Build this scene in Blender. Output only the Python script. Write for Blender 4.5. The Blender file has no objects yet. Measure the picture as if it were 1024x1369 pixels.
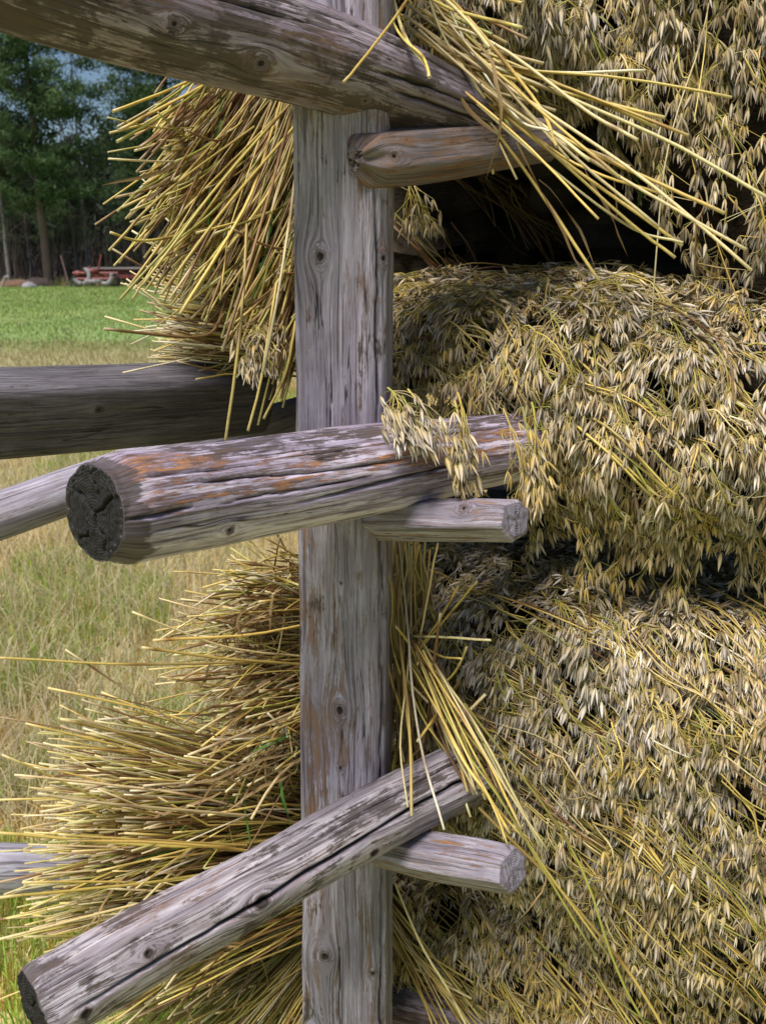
import bpy, math
import numpy as np
from math import radians, sin, cos, pi
scene = bpy.context.scene
COL = scene.collection
# ------------------------------------------------------------------ camera
PITCH = radians(14.3); CAMH = 1.55; FPX = 1331.0
cam_d = bpy.data.cameras.new('camera'); cam = bpy.data.objects.new('camera', cam_d); COL.objects.link(cam)
cam.location = (0, 0, CAMH); cam.rotation_euler = (radians(90) - PITCH, 0, 0)
cam_d.sensor_fit = 'VERTICAL'; cam_d.sensor_height = 36; cam_d.sensor_width = 36; cam_d.lens = 35
cam_d.clip_start = 0.05; cam_d.clip_end = 3000
cam_d.dof.use_dof = True; cam_d.dof.focus_distance = 1.15; cam_d.dof.aperture_fstop = 13
scene.camera = cam
# ------------------------------------------------------------------ light
SUN_EL, SUN_AZ = radians(60), radians(215)      # azimuth clockwise from +Y
w = bpy.data.worlds.new('World'); scene.world = w; w.use_nodes = True
nt = w.node_tree
sky = nt.nodes.new('ShaderNodeTexSky'); sky.sky_type = 'NISHITA'; sky.sun_disc = False
sky.sun_elevation = SUN_EL; sky.sun_rotation = SUN_AZ; sky.dust_density = 0.6; sky.air_density = 1.0; sky.ozone_density = 3.0
nt.links.new(sky.outputs[0], nt.nodes['Background'].inputs[0]); nt.nodes['Background'].inputs[1].default_value = 0.06
sl = bpy.data.lights.new('sun', 'SUN'); sl.energy = 4.2; sl.angle = radians(27); sl.color = (1, .965, .92)
so = bpy.data.objects.new('sun', sl); COL.objects.link(so)
so.rotation_euler = (pi / 2 - SUN_EL, 0, pi - SUN_AZ)
scene.view_settings.view_transform = 'Standard'; scene.view_settings.look = 'None'
scene.view_settings.exposure = 0.42; scene.view_settings.gamma = 1
scene.render.engine = 'CYCLES'
scene.cycles.max_bounces = 5; scene.cycles.diffuse_bounces = 2

# ------------------------------------------------------------------ helpers
CP, SP = cos(PITCH), sin(PITCH)
def P(px, py, d):
    px = np.asarray(px, float); py = np.asarray(py, float); d = np.asarray(d, float)
    a = d * (px - 512) / FPX; b = d * (684.5 - py) / FPX
    return np.stack(np.broadcast_arrays(a, d * CP + b * SP, CAMH - d * SP + b * CP), -1)
def G(px, py):                                  # where the ray meets the ground
    v = P(px, py, 1.0) - np.array([0, 0, CAMH]); t = -CAMH / v[2]
    return np.array([v[0] * t, v[1] * t, 0.0])
def H(X, Y, py):                                # height of the point above (X, Y) seen at row py
    b = (684.5 - py) / FPX; r = (b * CP - SP) / (CP + b * SP)
    return CAMH + r * Y
def norm(v):
    return v / np.maximum(np.linalg.norm(v, axis=-1, keepdims=True), 1e-9)
def hash2(i, j, seed):
    n = (i.astype(np.int64) * 374761393 + j.astype(np.int64) * 668265263 + seed * 974634777) & 0xffffffff
    n = ((n ^ (n >> 13)) * 1274126177) & 0xffffffff
    return ((n ^ (n >> 16)) & 0xffff) / 65535.0
def vn(x, y, seed=0):                           # value noise, -1..1
    x, y = np.broadcast_arrays(np.asarray(x, float), np.asarray(y, float))
    i = np.floor(x); j = np.floor(y); fx = x - i; fy = y - j
    fx = fx * fx * (3 - 2 * fx); fy = fy * fy * (3 - 2 * fy)
    a = hash2(i, j, seed); b = hash2(i + 1, j, seed); c = hash2(i, j + 1, seed); d = hash2(i + 1, j + 1, seed)
    return 2 * ((a * (1 - fx) + b * fx) * (1 - fy) + (c * (1 - fx) + d * fx) * fy) - 1
def crom(A, n):                                 # Catmull-Rom resample along axis 0
    A = np.asarray(A, float); m = len(A)
    B = np.concatenate([2 * A[:1] - A[1:2], A, 2 * A[-1:] - A[-2:-1]])
    t = np.linspace(0, m - 1, n); i = np.minimum(t.astype(int), m - 2); f = (t - i).reshape((-1,) + (1,) * (A.ndim - 1))
    p0, p1, p2, p3 = B[i], B[i + 1], B[i + 2], B[i + 3]
    return .5 * (2 * p1 + (p2 - p0) * f + (2 * p0 - 5 * p1 + 4 * p2 - p3) * f ** 2 + (3 * p1 - p0 - 3 * p2 + p3) * f ** 3)

def mesh_obj(name, V, F, mat, parent=None, colors=None, attrs=None, smooth=True, kind=None, label=None):
    """V (n,3) world, F (m,3 or 4) or list of such arrays"""
    V = np.asarray(V, float).reshape(-1, 3)
    if parent is not None: V = V - np.array(parent.get('_base', (0, 0, 0)))
    Fs = F if isinstance(F, list) else [F]
    Fs = [np.asarray(f, np.int64) for f in Fs if len(f)]
    me = bpy.data.meshes.new(name)
    me.vertices.add(len(V)); me.vertices.foreach_set('co', V.astype(np.float32).ravel())
    nl = sum(f.size for f in Fs); npoly = sum(len(f) for f in Fs)
    me.loops.add(nl); me.loops.foreach_set('vertex_index', np.concatenate([f.ravel() for f in Fs]).astype(np.int32))
    me.polygons.add(npoly)
    tot = np.concatenate([np.full(len(f), f.shape[1]) for f in Fs])
    st = np.concatenate([[0], np.cumsum(tot)[:-1]])
    me.polygons.foreach_set('loop_start', st.astype(np.int32)); me.polygons.foreach_set('loop_total', tot.astype(np.int32))
    me.polygons.foreach_set('use_smooth', np.full(npoly, smooth))
    me.update(calc_edges=True)
    if colors is not None:
        a = me.attributes.new('Col', 'FLOAT_COLOR', 'POINT')
        c = np.ones((len(V), 4), np.float32); c[:, :3] = np.asarray(colors).reshape(-1, 3)
        a.data.foreach_set('color', c.ravel())
    for k, val in (attrs or {}).items():
        a = me.attributes.new(k, 'FLOAT_VECTOR', 'POINT'); a.data.foreach_set('vector', np.asarray(val, np.float32).ravel())
    me.materials.append(mat)
    o = bpy.data.objects.new(name, me); COL.objects.link(o)
    if parent is not None: o.parent = parent
    if kind: o['kind'] = kind
    if label: o['label'] = label
    return o
def tag(o, label, cat, group=None, kind=None):
    if label: o['label'] = label
    if cat: o['category'] = cat
    if group: o['group'] = group
    if kind: o['kind'] = kind
    return o
def thing(name, loc, label, cat, group=None):
    o = bpy.data.objects.new(name, None); o.empty_display_size = .05; COL.objects.link(o)
    o.location = [float(q) for q in loc]; o['_base'] = [float(q) for q in loc]
    return tag(o, label, cat, group)

# ------------------------------------------------------------------ materials
class M:
    def __init__(s, name):
        s.m = bpy.data.materials.new(name); s.m.use_nodes = True; s.t = s.m.node_tree; s.b = s.t.nodes['Principled BSDF']
    def n(s, typ, **k):
        o = s.t.nodes.new(typ)
        for a, b in k.items():
            if a.startswith('i_'): o.inputs[int(a[2:])].default_value = b
            else: setattr(o, a, b)
        return o
    def l(s, a, b): s.t.links.new(a, b)
    def math(s, op, a, b=None, c=None, clamp=False):
        o = s.t.nodes.new('ShaderNodeMath'); o.operation = op; o.use_clamp = clamp
        for i, v in enumerate((a, b, c)):
            if v is None: continue
            if isinstance(v, (int, float)): o.inputs[i].default_value = v
            else: s.l(v, o.inputs[i])
        return o.outputs[0]
    def mix(s, f, a, b, blend='MIX'):
        o = s.t.nodes.new('ShaderNodeMix'); o.data_type = 'RGBA'; o.blend_type = blend
        for i, v in ((0, f), (6, a), (7, b)):
            if isinstance(v, (int, float)): o.inputs[i].default_value = v
            elif isinstance(v, tuple): o.inputs[i].default_value = v + (1,)
            else: s.l(v, o.inputs[i])
        return o.outputs[2]
    def ramp(s, f, lo, hi):                    # smooth 0..1 between lo and hi
        o = s.t.nodes.new('ShaderNodeMapRange'); o.interpolation_type = 'SMOOTHSTEP'
        s.l(f, o.inputs[0]); o.inputs[1].default_value = lo; o.inputs[2].default_value = hi
        return o.outputs[0]
    def noise(s, vec, scale=1, detail=3, rough=.55, dist=0):
        o = s.t.nodes.new('ShaderNodeTexNoise'); o.inputs['Scale'].default_value = scale
        o.inputs['Detail'].default_value = detail; o.inputs['Roughness'].default_value = rough; o.inputs['Distortion'].default_value = dist
        if vec is not None: s.l(vec, o.inputs['Vector'])
        return o.outputs[0]
    def bump(s, h, strength=.5, dist=.001, nrm=None):
        o = s.t.nodes.new('ShaderNodeBump'); o.inputs['Strength'].default_value = strength; o.inputs['Distance'].default_value = dist
        s.l(h, o.inputs['Height'])
        if nrm is not None: s.l(nrm, o.inputs['Normal'])
        return o.outputs[0]
    def attr(s, name):
        o = s.t.nodes.new('ShaderNodeAttribute'); o.attribute_name = name; return o
    def comb(s, x, y, z=0.0):
        o = s.t.nodes.new('ShaderNodeCombineXYZ')
        for i, v in enumerate((x, y, z)):
            if isinstance(v, (int, float)): o.inputs[i].default_value = v
            else: s.l(v, o.inputs[i])
        return o.outputs[0]
    def sep(s, v):
        o = s.t.nodes.new('ShaderNodeSeparateXYZ'); s.l(v, o.inputs[0]); return o.outputs

def wood_mat(name, grey=(.33, .30, .35), pale=(.52, .48, .52), dark=(.075, .058, .055), brown=(.20, .115, .07),
             orange=(.36, .17, .07), seed=0.0, og=.35, dk=.45, rough=.75, bumpk=1.0, kcore=.62, black=False):
    m = M(name)
    s_, g_, cap = m.sep(m.attr('gs').outputs['Vector'])
    kn, cr, og_z = m.sep(m.attr('kn').outputs['Vector'])
    dk_z, pl_z, rad = m.sep(m.attr('zn').outputs['Vector'])
    sc = lambda a, b, z=0: m.comb(m.math('MULTIPLY', s_, a), m.math('MULTIPLY', g_, b), z + seed)
    fine = m.noise(sc(16, 430), 1, 5, .75)
    mid = m.noise(sc(7, 120, 3), 1, 7, .72, .15)
    long_ = m.noise(sc(2.0, 70, 5), 1, 6, .65)
    wide = m.noise(sc(3.0, 24, 7), 1, 6, .68, .3)
    blot = m.noise(sc(20, 34, 11), 1, 7, .72, .3)
    stain = m.noise(sc(9, 15, 61), 1, 6, .66, .4)
    c = m.mix(m.ramp(m.math('ADD', m.math('MULTIPLY', mid, .5), m.math('ADD', m.math('MULTIPLY', long_, .25), m.math('MULTIPLY', stain, .25))), .42, .58), grey, pale)
    c = m.mix(m.math('MULTIPLY', m.ramp(fine, .44, .60), .60), c, tuple(.45 * a + .55 * b for a, b in zip(grey, brown)))
    dl = m.noise(sc(5, 300, 21), 1, 5, .7)
    c = m.mix(m.math('MULTIPLY', m.ramp(dl, .56, .64), .75), c, dark)
    # brown and orange weathering, broken up by the fibres
    brk = m.math('ADD', m.math('MULTIPLY', m.math('SUBTRACT', mid, .5), 1.9), m.math('MULTIPLY', m.math('SUBTRACT', fine, .5), 1.1))
    brk = m.math('ADD', brk, m.math('MULTIPLY', m.math('SUBTRACT', blot, .5), 1.3)); brk = m.math('ADD', brk, m.math('MULTIPLY', m.math('SUBTRACT', m.noise(sc(26, 210, 71), 1, 4, .7), .5), 1.5))
    f = m.math('ADD', m.math('MULTIPLY', m.math('SUBTRACT', wide, .5), 1.6), brk)
    f = m.math('ADD', f, m.math('ADD', og_z, og - .5))
    c = m.mix(m.math('MULTIPLY', m.ramp(f, -.10, .15), .78), c, brown)
    c = m.mix(m.math('MULTIPLY', m.ramp(f, .14, .40), .9), c, orange)
    # pale bared streaks
    fp = m.math('ADD', m.math('MULTIPLY', m.math('SUBTRACT', m.noise(sc(9, 90, 31), 1, 6, .7), .5), 2.4), m.math('SUBTRACT', pl_z, .55))
    c = m.mix(m.math('MULTIPLY', m.ramp(fp, -.02, .2), .8), c, tuple(min(1, q * 1.15) for q in pale))
    # dark stains and mould
    fd = m.math('ADD', m.math('ADD', m.math('MULTIPLY', m.math('SUBTRACT', stain, .5), 1.8), m.math('MULTIPLY', m.math('SUBTRACT', blot, .5), 1.2)), m.math('ADD', m.math('MULTIPLY', brk, .7), m.math('ADD', dk_z, dk - .78)))
    c = m.mix(m.math('MULTIPLY', m.ramp(fd, -.02, .24), .85), c, dark)
    # drying checks: thin broken dark lines
    ck = m.math('ABSOLUTE', m.math('SUBTRACT', m.noise(sc(2.4, 60, 41), 1, 4, .55), .5))
    gate = m.ramp(m.noise(sc(5, 30, 51), 1, 3, .6), .54, .60)
    ckm = m.math('MULTIPLY', m.math('SUBTRACT', 1.0, m.ramp(ck, .003, .010)), gate)
    c = m.mix(m.math('MULTIPLY', ckm, .85), c, (.02, .015, .013))
    # knots
    c = m.mix(m.ramp(kn, .05, .5), c, tuple(.5 * (a + b) for a, b in zip(brown, grey)))
    ring = m.math('SINE', m.math('MULTIPLY', kn, 26))
    c = m.mix(m.math('MULTIPLY', m.math('MULTIPLY', m.ramp(ring, .1, .9), m.ramp(kn, .1, .3)), .8), c, dark)
    c = m.mix(m.math('MULTIPLY', m.ramp(kn, kcore, kcore + .18), .92), c, (.022, .016, .015))
    c = m.mix(m.math('MULTIPLY', cr, .95), c, (.018, .013, .011))
    # end grain
    rr = m.math('SINE', m.math('MULTIPLY', m.math('ADD', rad, m.math('MULTIPLY', m.noise(m.comb(s_, g_, seed), 60, 2), .0018)), 2400))
    sp_ = m.noise(m.comb(s_, g_, seed + 3), 330, 4, .75)
    if black:
        ce = m.mix(m.math('MULTIPLY', m.ramp(rr, -.3, .9), .7), (.007, .006, .006), (.036, .032, .030))
        ce = m.mix(m.math('MULTIPLY', m.math('MULTIPLY', m.ramp(sp_, .55, .64), m.ramp(rad, .030, .046)), .6), ce, (.30, .30, .29))
    else:
        ce = m.mix(m.math('MULTIPLY', m.ramp(rr, -.6, .8), .5), tuple(.8 * a + .2 * b for a, b in zip(grey, dark)), pale)
        ce = m.mix(m.math('MULTIPLY', m.ramp(sp_, .5, .66), .6), ce, brown)
    ce = m.mix(m.math('MULTIPLY', cr, .95), ce, (.012, .01, .01))
    c = m.mix(cap, c, ce)
    m.l(c, m.b.inputs['Base Color']); m.b.inputs['Roughness'].default_value = rough
    m.b.inputs['Specular IOR Level'].default_value = .3
    h = m.math('ADD', m.math('MULTIPLY', fine, -1.1), m.math('MULTIPLY', mid, .8))
    h = m.math('ADD', h, m.math('MULTIPLY', ckm, -1.6)); h = m.math('ADD', h, m.math('MULTIPLY', m.ramp(fp, 0, .15), .35))
    h = m.math('ADD', h, m.math('MULTIPLY', m.math('MULTIPLY', rr, cap), .10)); h = m.math('ADD', h, m.math('MULTIPLY', m.math('MULTIPLY', sp_, cap), .5))
    h = m.math('ADD', h, m.math('MULTIPLY', m.ramp(dl, .54, .62), -1.2))
    m.l(m.bump(h, .8 * bumpk, .0010), m.b.inputs['Normal'])
    return m.m

def fibre_mat(name, rough=.5, trans=.0, spec=.35, nz=.35, scale=260):
    m = M(name)
    c = m.attr('Col').outputs['Color']
    o = m.n('ShaderNodeTexCoord').outputs['Object']
    n1 = m.noise(o, scale, 2, .6)
    c = m.mix(m.math('MULTIPLY', m.ramp(n1, .45, .75), nz), c, (.16, .09, .04), 'MIX')
    m.l(c, m.b.inputs['Base Color']); m.b.inputs['Roughness'].default_value = rough; m.b.inputs['Specular IOR Level'].default_value = spec
    if trans > 0:
        tr = m.n('ShaderNodeBsdfTranslucent'); m.l(c, tr.inputs[0])
        mx = m.n('ShaderNodeMixShader'); mx.inputs[0].default_value = trans
        m.l(m.b.outputs[0], mx.inputs[1]); m.l(tr.outputs[0], mx.inputs[2])
        m.l(mx.outputs[0], m.t.nodes['Material Output'].inputs[0])
    return m.m
def plain_mat(name, col, rough=.7, nz=.3, scale=8, col2=None, metal=0):
    m = M(name); o = m.n('ShaderNodeTexCoord').outputs['Object']
    n1 = m.noise(o, scale, 4, .6)
    m.l(m.mix(m.math('MULTIPLY', m.ramp(n1, .35, .7), nz), col, col2 or tuple(.35 * q for q in col)), m.b.inputs['Base Color'])
    m.b.inputs['Roughness'].default_value = rough; m.b.inputs['Metallic'].default_value = metal
    return m.m
MAT_STRAW = fibre_mat('straw', .42, 0, .4, .3)
MAT_GRAIN = fibre_mat('oat_husk', .45, .08, .35, .25, 420)
MAT_LEAF = fibre_mat('dry_leaf', .65, .25, .2, .3)
MAT_GRASS = fibre_mat('grass_blades', .6, .38, .2, .15, 20)
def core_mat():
    m = M('shade_dark_core'); o = m.n('ShaderNodeTexCoord').outputs['Object']
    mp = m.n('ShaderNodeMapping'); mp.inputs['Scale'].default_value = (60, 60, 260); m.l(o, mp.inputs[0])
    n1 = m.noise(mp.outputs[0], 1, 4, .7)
    m.l(m.mix(m.ramp(n1, .35, .7), (.022, .014, .007), (.085, .055, .022)), m.b.inputs['Base Color']); m.b.inputs['Roughness'].default_value = .9  # near-black brown paints in the deep shade inside the packed straw
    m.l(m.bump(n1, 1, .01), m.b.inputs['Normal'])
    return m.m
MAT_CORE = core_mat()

# ------------------------------------------------------------------ logs, post, pegs
def log(name, path, radii, mat, parent=None, ref=(0, 0, 1), th0=0.0, shape=None, knots=(), cracks=(), res=.0022,
        zone=None, cap0='flat', cap1='flat', chamfer=(.012, .012), seed=1, lump=.05, square=0, ends_rough=.004, ecrack=1.0, label=None):
    """path: list of 3D points, radii: same length. th0: seam angle. knots: (s, theta, radius). cracks: (s0, s1, theta0, theta1, width, depth)"""
    path = np.asarray(path, float); radii = np.asarray(radii, float)
    Lc = np.concatenate([[0], np.cumsum(np.linalg.norm(np.diff(path, axis=0), axis=1))]); L = Lc[-1]
    K = max(12, int(L / res)); s = np.linspace(0, L, K)
    fin = crom(path, 200); fL = np.concatenate([[0], np.cumsum(np.linalg.norm(np.diff(fin, axis=0), axis=1))]); fL *= L / fL[-1]
    C = np.stack([np.interp(s, fL, fin[:, i]) for i in range(3)], -1)
    R = np.interp(s, fL, crom(radii, 200))
    T = norm(np.gradient(C, axis=0)); ref = np.array(ref, float)
    N = norm(ref - (T @ ref)[:, None] * T); B = np.cross(T, N)
    rm = R.mean(); m = max(16, int(2 * pi * rm / res)); th = th0 + np.linspace(0, 2 * pi, m, endpoint=False)
    S, TH = np.meshgrid(s, th, indexing='ij')
    gg = (TH - th0) * rm
    # cross-section
    rr = np.ones_like(TH)
    if shape is not None: rr = shape(S, TH)
    per = lambda fs, ft, sd: vn(S * fs, np.sin(TH) * ft, sd) * .5 + vn(S * fs + 50, np.cos(TH) * ft + 9, sd + 1) * .5
    rr = rr * (1 + lump * per(7, 1.2, seed) + lump * .35 * per(24, 2.5, seed + 5)) + .010 * vn(S * 6, TH * 14, seed + 9) + .006 * vn(S * 14, TH * 34, seed + 12)
    # chamfered ends
    for e, ch, cp in ((0, chamfer[0], cap0), (1, chamfer[1], cap1)):
        dd = (S if e == 0 else L - S) + .5 * ch * vn(np.cos(TH) * 2, np.sin(TH) * 2 + e * 7, seed + 20)
        if ch > 0:
            q = np.clip(1 - dd / ch, 0, 1)
            rr = rr * (1 - (.14 if cp == 'flat' else .62) * q ** 1.7)
    crm = np.zeros_like(S); knm = np.zeros_like(S); disp = np.zeros_like(S)
    for (s0, s1, t0, t1, wd, dp) in cracks:
        f = np.clip((S - s0) / (s1 - s0), 0, 1); tc = t0 + (t1 - t0) * f + .05 * vn(S * 14, 0, seed + 31) + .02 * vn(S * 60, 3, seed + 32)
        dd = np.angle(np.exp(1j * (TH - tc))) * rm
        env = np.clip(np.minimum(S - s0, s1 - S) / (.18 * (s1 - s0) + 1e-6), 0, 1) ** .5
        wv = wd * (.6 + .4 * env) * (1 + .35 * vn(S * 30, 5, seed + 33))
        q = np.exp(-(dd / wv) ** 2) * env
        disp -= dp * q; crm = np.maximum(crm, np.clip(q * 1.5 - .35, 0, 1))
    gd = gg.copy()
    for (ks, kt, kr) in knots:
        ds = (S - ks) / 1.25; dg = np.angle(np.exp(1j * (TH - kt))) * rm
        r2 = ds ** 2 + dg ** 2; r = np.sqrt(r2) / kr * (1 + .12 * vn(np.arctan2(ds, dg) * 2, 0, int(ks * 900)))
        gd = gd - np.where(r > 1, dg * (kr ** 2 / np.maximum((ds / 1.6) ** 2 + dg ** 2, kr ** 2 * .5)) * .95, 0)
        knm = np.maximum(knm, np.clip(1 - r, 0, 1)); disp += .0035 * (kr / .012) * np.exp(-(r / 1.9) ** 2) - .004 * np.clip(1 - r * 2.4, 0, 1)
    rad = R[:, None] * rr + disp
    V = C[:, None] + rad[..., None] * (np.cos(TH)[..., None] * N[:, None] + np.sin(TH)[..., None] * B[:, None])
    z = np.zeros((K, m, 3))
    if zone is not None:
        a, b, c = zone(S, TH, L); z[..., 0] = b; z[..., 1] = c; ogz = a + 0 * S
    else: ogz = 0 * S
    z[..., 2] = rad
    gs = np.stack([S, gd, 0 * S], -1); kn = np.stack([knm, crm, ogz], -1)
    VV = [V.reshape(-1, 3)]; GS = [gs.reshape(-1, 3)]; KN = [kn.reshape(-1, 3)]; ZN = [z.reshape(-1, 3)]; FF = []
    i = np.arange(K - 1)[:, None] * m; j = np.arange(m)[None]; j2 = (j + 1) % m
    FF.append(np.stack([i + j, i + j2, i + m + j2, i + m + j], -1).reshape(-1, 4)[:, ::-1])
    base = K * m
    for e in (0, 1):                                # end caps: rings with radial splits
        k0 = 0 if e == 0 else K - 1; nr = max(6, int(R[k0] / res)); cen = C[k0]; tv = T[k0] * (-1 if e == 0 else 1)
        rim = V[k0]; f = np.linspace(1, 0, nr + 1)[1:-1][:, None]
        pts = cen + (rim[None] - cen) * f[..., None]
        rl = np.linalg.norm(pts - cen, axis=-1)
        th_ = th[None] + 0 * f
        d0 = ends_rough * (1 - f ** 3) * 0.6 + ends_rough * .5 * vn(rl * np.cos(th_) * 120, rl * np.sin(th_) * 120, seed + 40 + e) + ends_rough * .35 * vn(rl * np.cos(th_) * 300, rl * np.sin(th_) * 300, seed + 43)
        crk = 0 * rl
        for q, (a0, lo, hi, wd) in enumerate(((.7, .0, .95, .0022), (2.6, .05, .8, .0016), (4.1, .0, .85, .002), (5.3, .3, .9, .0013), (1.6, .4, .95, .0012))):
            dd = np.abs(np.angle(np.exp(1j * (th_ - a0 - seed - .25 * vn(rl * 90, q, seed))))) * rl
            crk = np.maximum(crk, ecrack * np.exp(-(dd / wd) ** 2) * (f > lo) * (f < hi))
        d0 = d0 - crk * max(ends_rough * 1.1, .004 if rm > .03 else 0)
        pts = pts + tv * d0[..., None]
        n0 = pts.shape[0]
        VV.append(pts.reshape(-1, 3)); VV.append((cen + tv * ends_rough * .6)[None])
        GS.append(np.stack([rl * np.cos(th_), rl * np.sin(th_), 0 * rl + 1], -1).reshape(-1, 3)); GS.append(np.array([[0, 0, 1.]]))
        KN.append(np.stack([0 * rl, crk, 0 * rl], -1).reshape(-1, 3)); KN.append(np.zeros((1, 3)))
        ZN.append(np.stack([0 * rl, 0 * rl, rl], -1).reshape(-1, 3)); ZN.append(np.zeros((1, 3)))
        rows = np.concatenate([[k0 * m], base + np.arange(n0) * m])
        a = rows[:-1][:, None]; b = rows[1:][:, None]
        q = np.stack([a + j, a + j2, b + j2, b + j], -1).reshape(-1, 4)
        FF.append(q if e == 0 else q[:, ::-1])
        t = np.stack([rows[-1] + j[0], rows[-1] + j2[0], 0 * j[0] + base + n0 * m], -1)
        FF.append(t if e == 0 else t[:, ::-1])
        base += n0 * m + 1
    return mesh_obj(name, np.concatenate(VV), FF, mat, parent, attrs={'gs': np.concatenate(GS), 'kn': np.concatenate(KN), 'zn': np.concatenate(ZN)}, label=label)

def squircle(a, b, n=5, rot=0.0):                 # half sizes relative to radius
    def f(S, TH):
        c = np.abs(np.cos(TH - rot)) / a; s_ = np.abs(np.sin(TH - rot)) / b
        return (c ** n + s_ ** n) ** (-1 / n)
    return f
def facets(angs, dist, soft=14):                 # hewn polygon: planes at angles
    def f(S, TH):
        acc = 0
        for a, d in zip(angs, dist): acc = acc + np.maximum(np.cos(TH - a) / d, 1e-3) ** soft
        return acc ** (-1 / soft)
    return f

W_POST = wood_mat('weathered_post_wood', grey=(.245, .215, .265), pale=(.45, .41, .485), seed=2.3, og=.24, dk=.43, kcore=.5, brown=(.19,.125,.10), orange=(.27,.15,.09))
W_MID = wood_mat('blunt_rail_wood', grey=(.28, .225, .31), pale=(.62, .54, .66), seed=5.1, og=.40, dk=.47, brown=(.15,.08,.055), orange=(.46, .20, .075), black=True)
W_TOP = wood_mat('top_rail_wood', grey=(.21, .165, .20), pale=(.44, .37, .42), seed=8.7, og=.44, dk=.74, brown=(.13,.08,.065), orange=(.26, .15, .08))
W_LOW = wood_mat('split_rail_wood', grey=(.26, .225, .26), pale=(.58, .52, .55), seed=11.9, og=.30, dk=.73, kcore=.30, black=True, orange=(.32, .19, .11))
W_DARK = wood_mat('dark_beam_wood', grey=(.10, .092, .105), pale=(.20, .185, .205), seed=14.2, og=.12, dk=.42, brown=(.07, .05, .04), orange=(.12, .08, .05))
W_PALE = wood_mat('pale_pole_wood', grey=(.30, .27, .34), pale=(.50, .47, .56), seed=17.7, og=.12, dk=.20)
W_BLUE = wood_mat('bleached_pole_wood', grey=(.42, .41, .50), pale=(.64, .63, .72), seed=37.7, og=.08, dk=.16)
W_PEG = wood_mat('peg_wood', grey=(.23, .20, .25), pale=(.42, .39, .46), seed=21.7, og=.38, dk=.28)
W_PEGB = wood_mat('brown_peg_wood', grey=(.14, .115, .12), pale=(.27, .23, .24), seed=25.1, og=.48, dk=.46, orange=(.27, .13, .06))

# --- post (a thing) with its three pegs
YP = 1.155
pc = P(463, 684, 1.18)
XP = pc[0]
post = thing('wooden_post', (XP, YP, 0), 'upright weathered grey squared post with brown knots and three pegs carrying the rails', 'post')
def post_z(py): return H(XP, YP, py)
zt, zb = 2.05, -.25
def post_shape(S, TH):
    return facets([radians(-6), radians(84), radians(174), radians(264), radians(38)], [1.0, 1.0, .9, 1.02, 1.22], 40)(S, TH)
def ks(py): return post_z(py) - zb
def kth(px, py, R=.052):                         # angle on the post's face for a picture column
    z = post_z(py); d = YP * CP + (CAMH - z) * SP
    x = (px - 512) / FPX * (d - .05) - XP
    return float(np.arctan2(x, R))
PK = [(ks(y), kth(x, y), r) for x, y, r in ((423, 343, .0085), (517, 345, .006), (455, 925, .0095), (437, 1243, .009), (456, 1000, .004), (455, 762, .003), (420, 1345, .008), (421, 40, .008), (498, 1262, .004), (470, 660, .004))]
log('shaft', [(XP - .004, YP, zb), (XP - .002, YP, .6), (XP + .001, YP, 1.3), (XP + .006, YP, zt)], [.0565, .0540, .0500, .0485], W_POST, post, ref=(0, -1, 0), th0=pi,
    shape=post_shape, knots=PK, res=.0018, seed=3, lump=.022, chamfer=(.01, .01),
    cracks=[(ks(800), ks(560), .74, .72, .0013, .006), (ks(1369) - .2, ks(760), .70, .76, .0016, .010), (ks(560), ks(250), .66, .6, .0013, .006), (ks(700), ks(480), -.35, -.3, .0009, .004), (ks(1369), ks(1220), -.2, -.25, .001, .004), (ks(1000), ks(935), -.1, -.12, .0009, .003)],
    zone=lambda S, TH, L: (.16 * np.exp(-((np.sin(TH) + .68) / .12) ** 2) + .10 * (vn(S * 3, TH, 5) > .1) + .06 * np.exp(-((S - ks(980)) / .10) ** 2), .10 * vn(S * 2.5, TH * 2, 8), .12 + .2 * vn(S * 2, TH * 2, 9)))
# pegs
log('peg', [P(476, 214, 1.035), P(560, 208, 1.085), P(660, 196, 1.16), P(738, 186, 1.24)], [.0255, .0265, .0245, .023], W_PEGB, post, th0=-pi / 2, shape=facets([.2, 1.3, 2.5, 3.7, 4.9], [1, .95, 1, .97, 1.02], 30),
    knots=[(.03, 1.55, .007)], chamfer=(.022, .01), cap0='round', seed=6, lump=.05, label='dark brown upper peg with a rounded end')
log('peg', [P(503, 694, 1.155), P(565, 694, 1.10), P(640, 694, 1.04), P(689, 695, 1.0)], [.0225, .0225, .0215, .0205], W_PEG, post, th0=-pi / 2, shape=facets([.1, 1.2, 2.3, 3.4, 4.5, 5.5], [.93, 1.0, .97, .98, 1, 1], 48),
    knots=[(.155, .9, .007)], chamfer=(.01, .002), seed=7, lump=.02, ends_rough=.002, ecrack=.3, label='pale grey middle peg with a sawn end showing rings')
log('peg', [P(470, 1118, 1.29), P(560, 1140, 1.215), P(640, 1154, 1.15), P(686, 1163, 1.11)], [.0255, .026, .0255, .0235], W_PEG, post, th0=-pi / 2, shape=facets([.35, 1.25, 2.25, 3.4, 4.5, 5.5], [.88, .98, .97, .98, 1, 1], 60),
    chamfer=(.01, .004), seed=8, lump=.015, ends_rough=.002, ecrack=.3, label='grey lower peg with a hewn slanted end')

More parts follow.
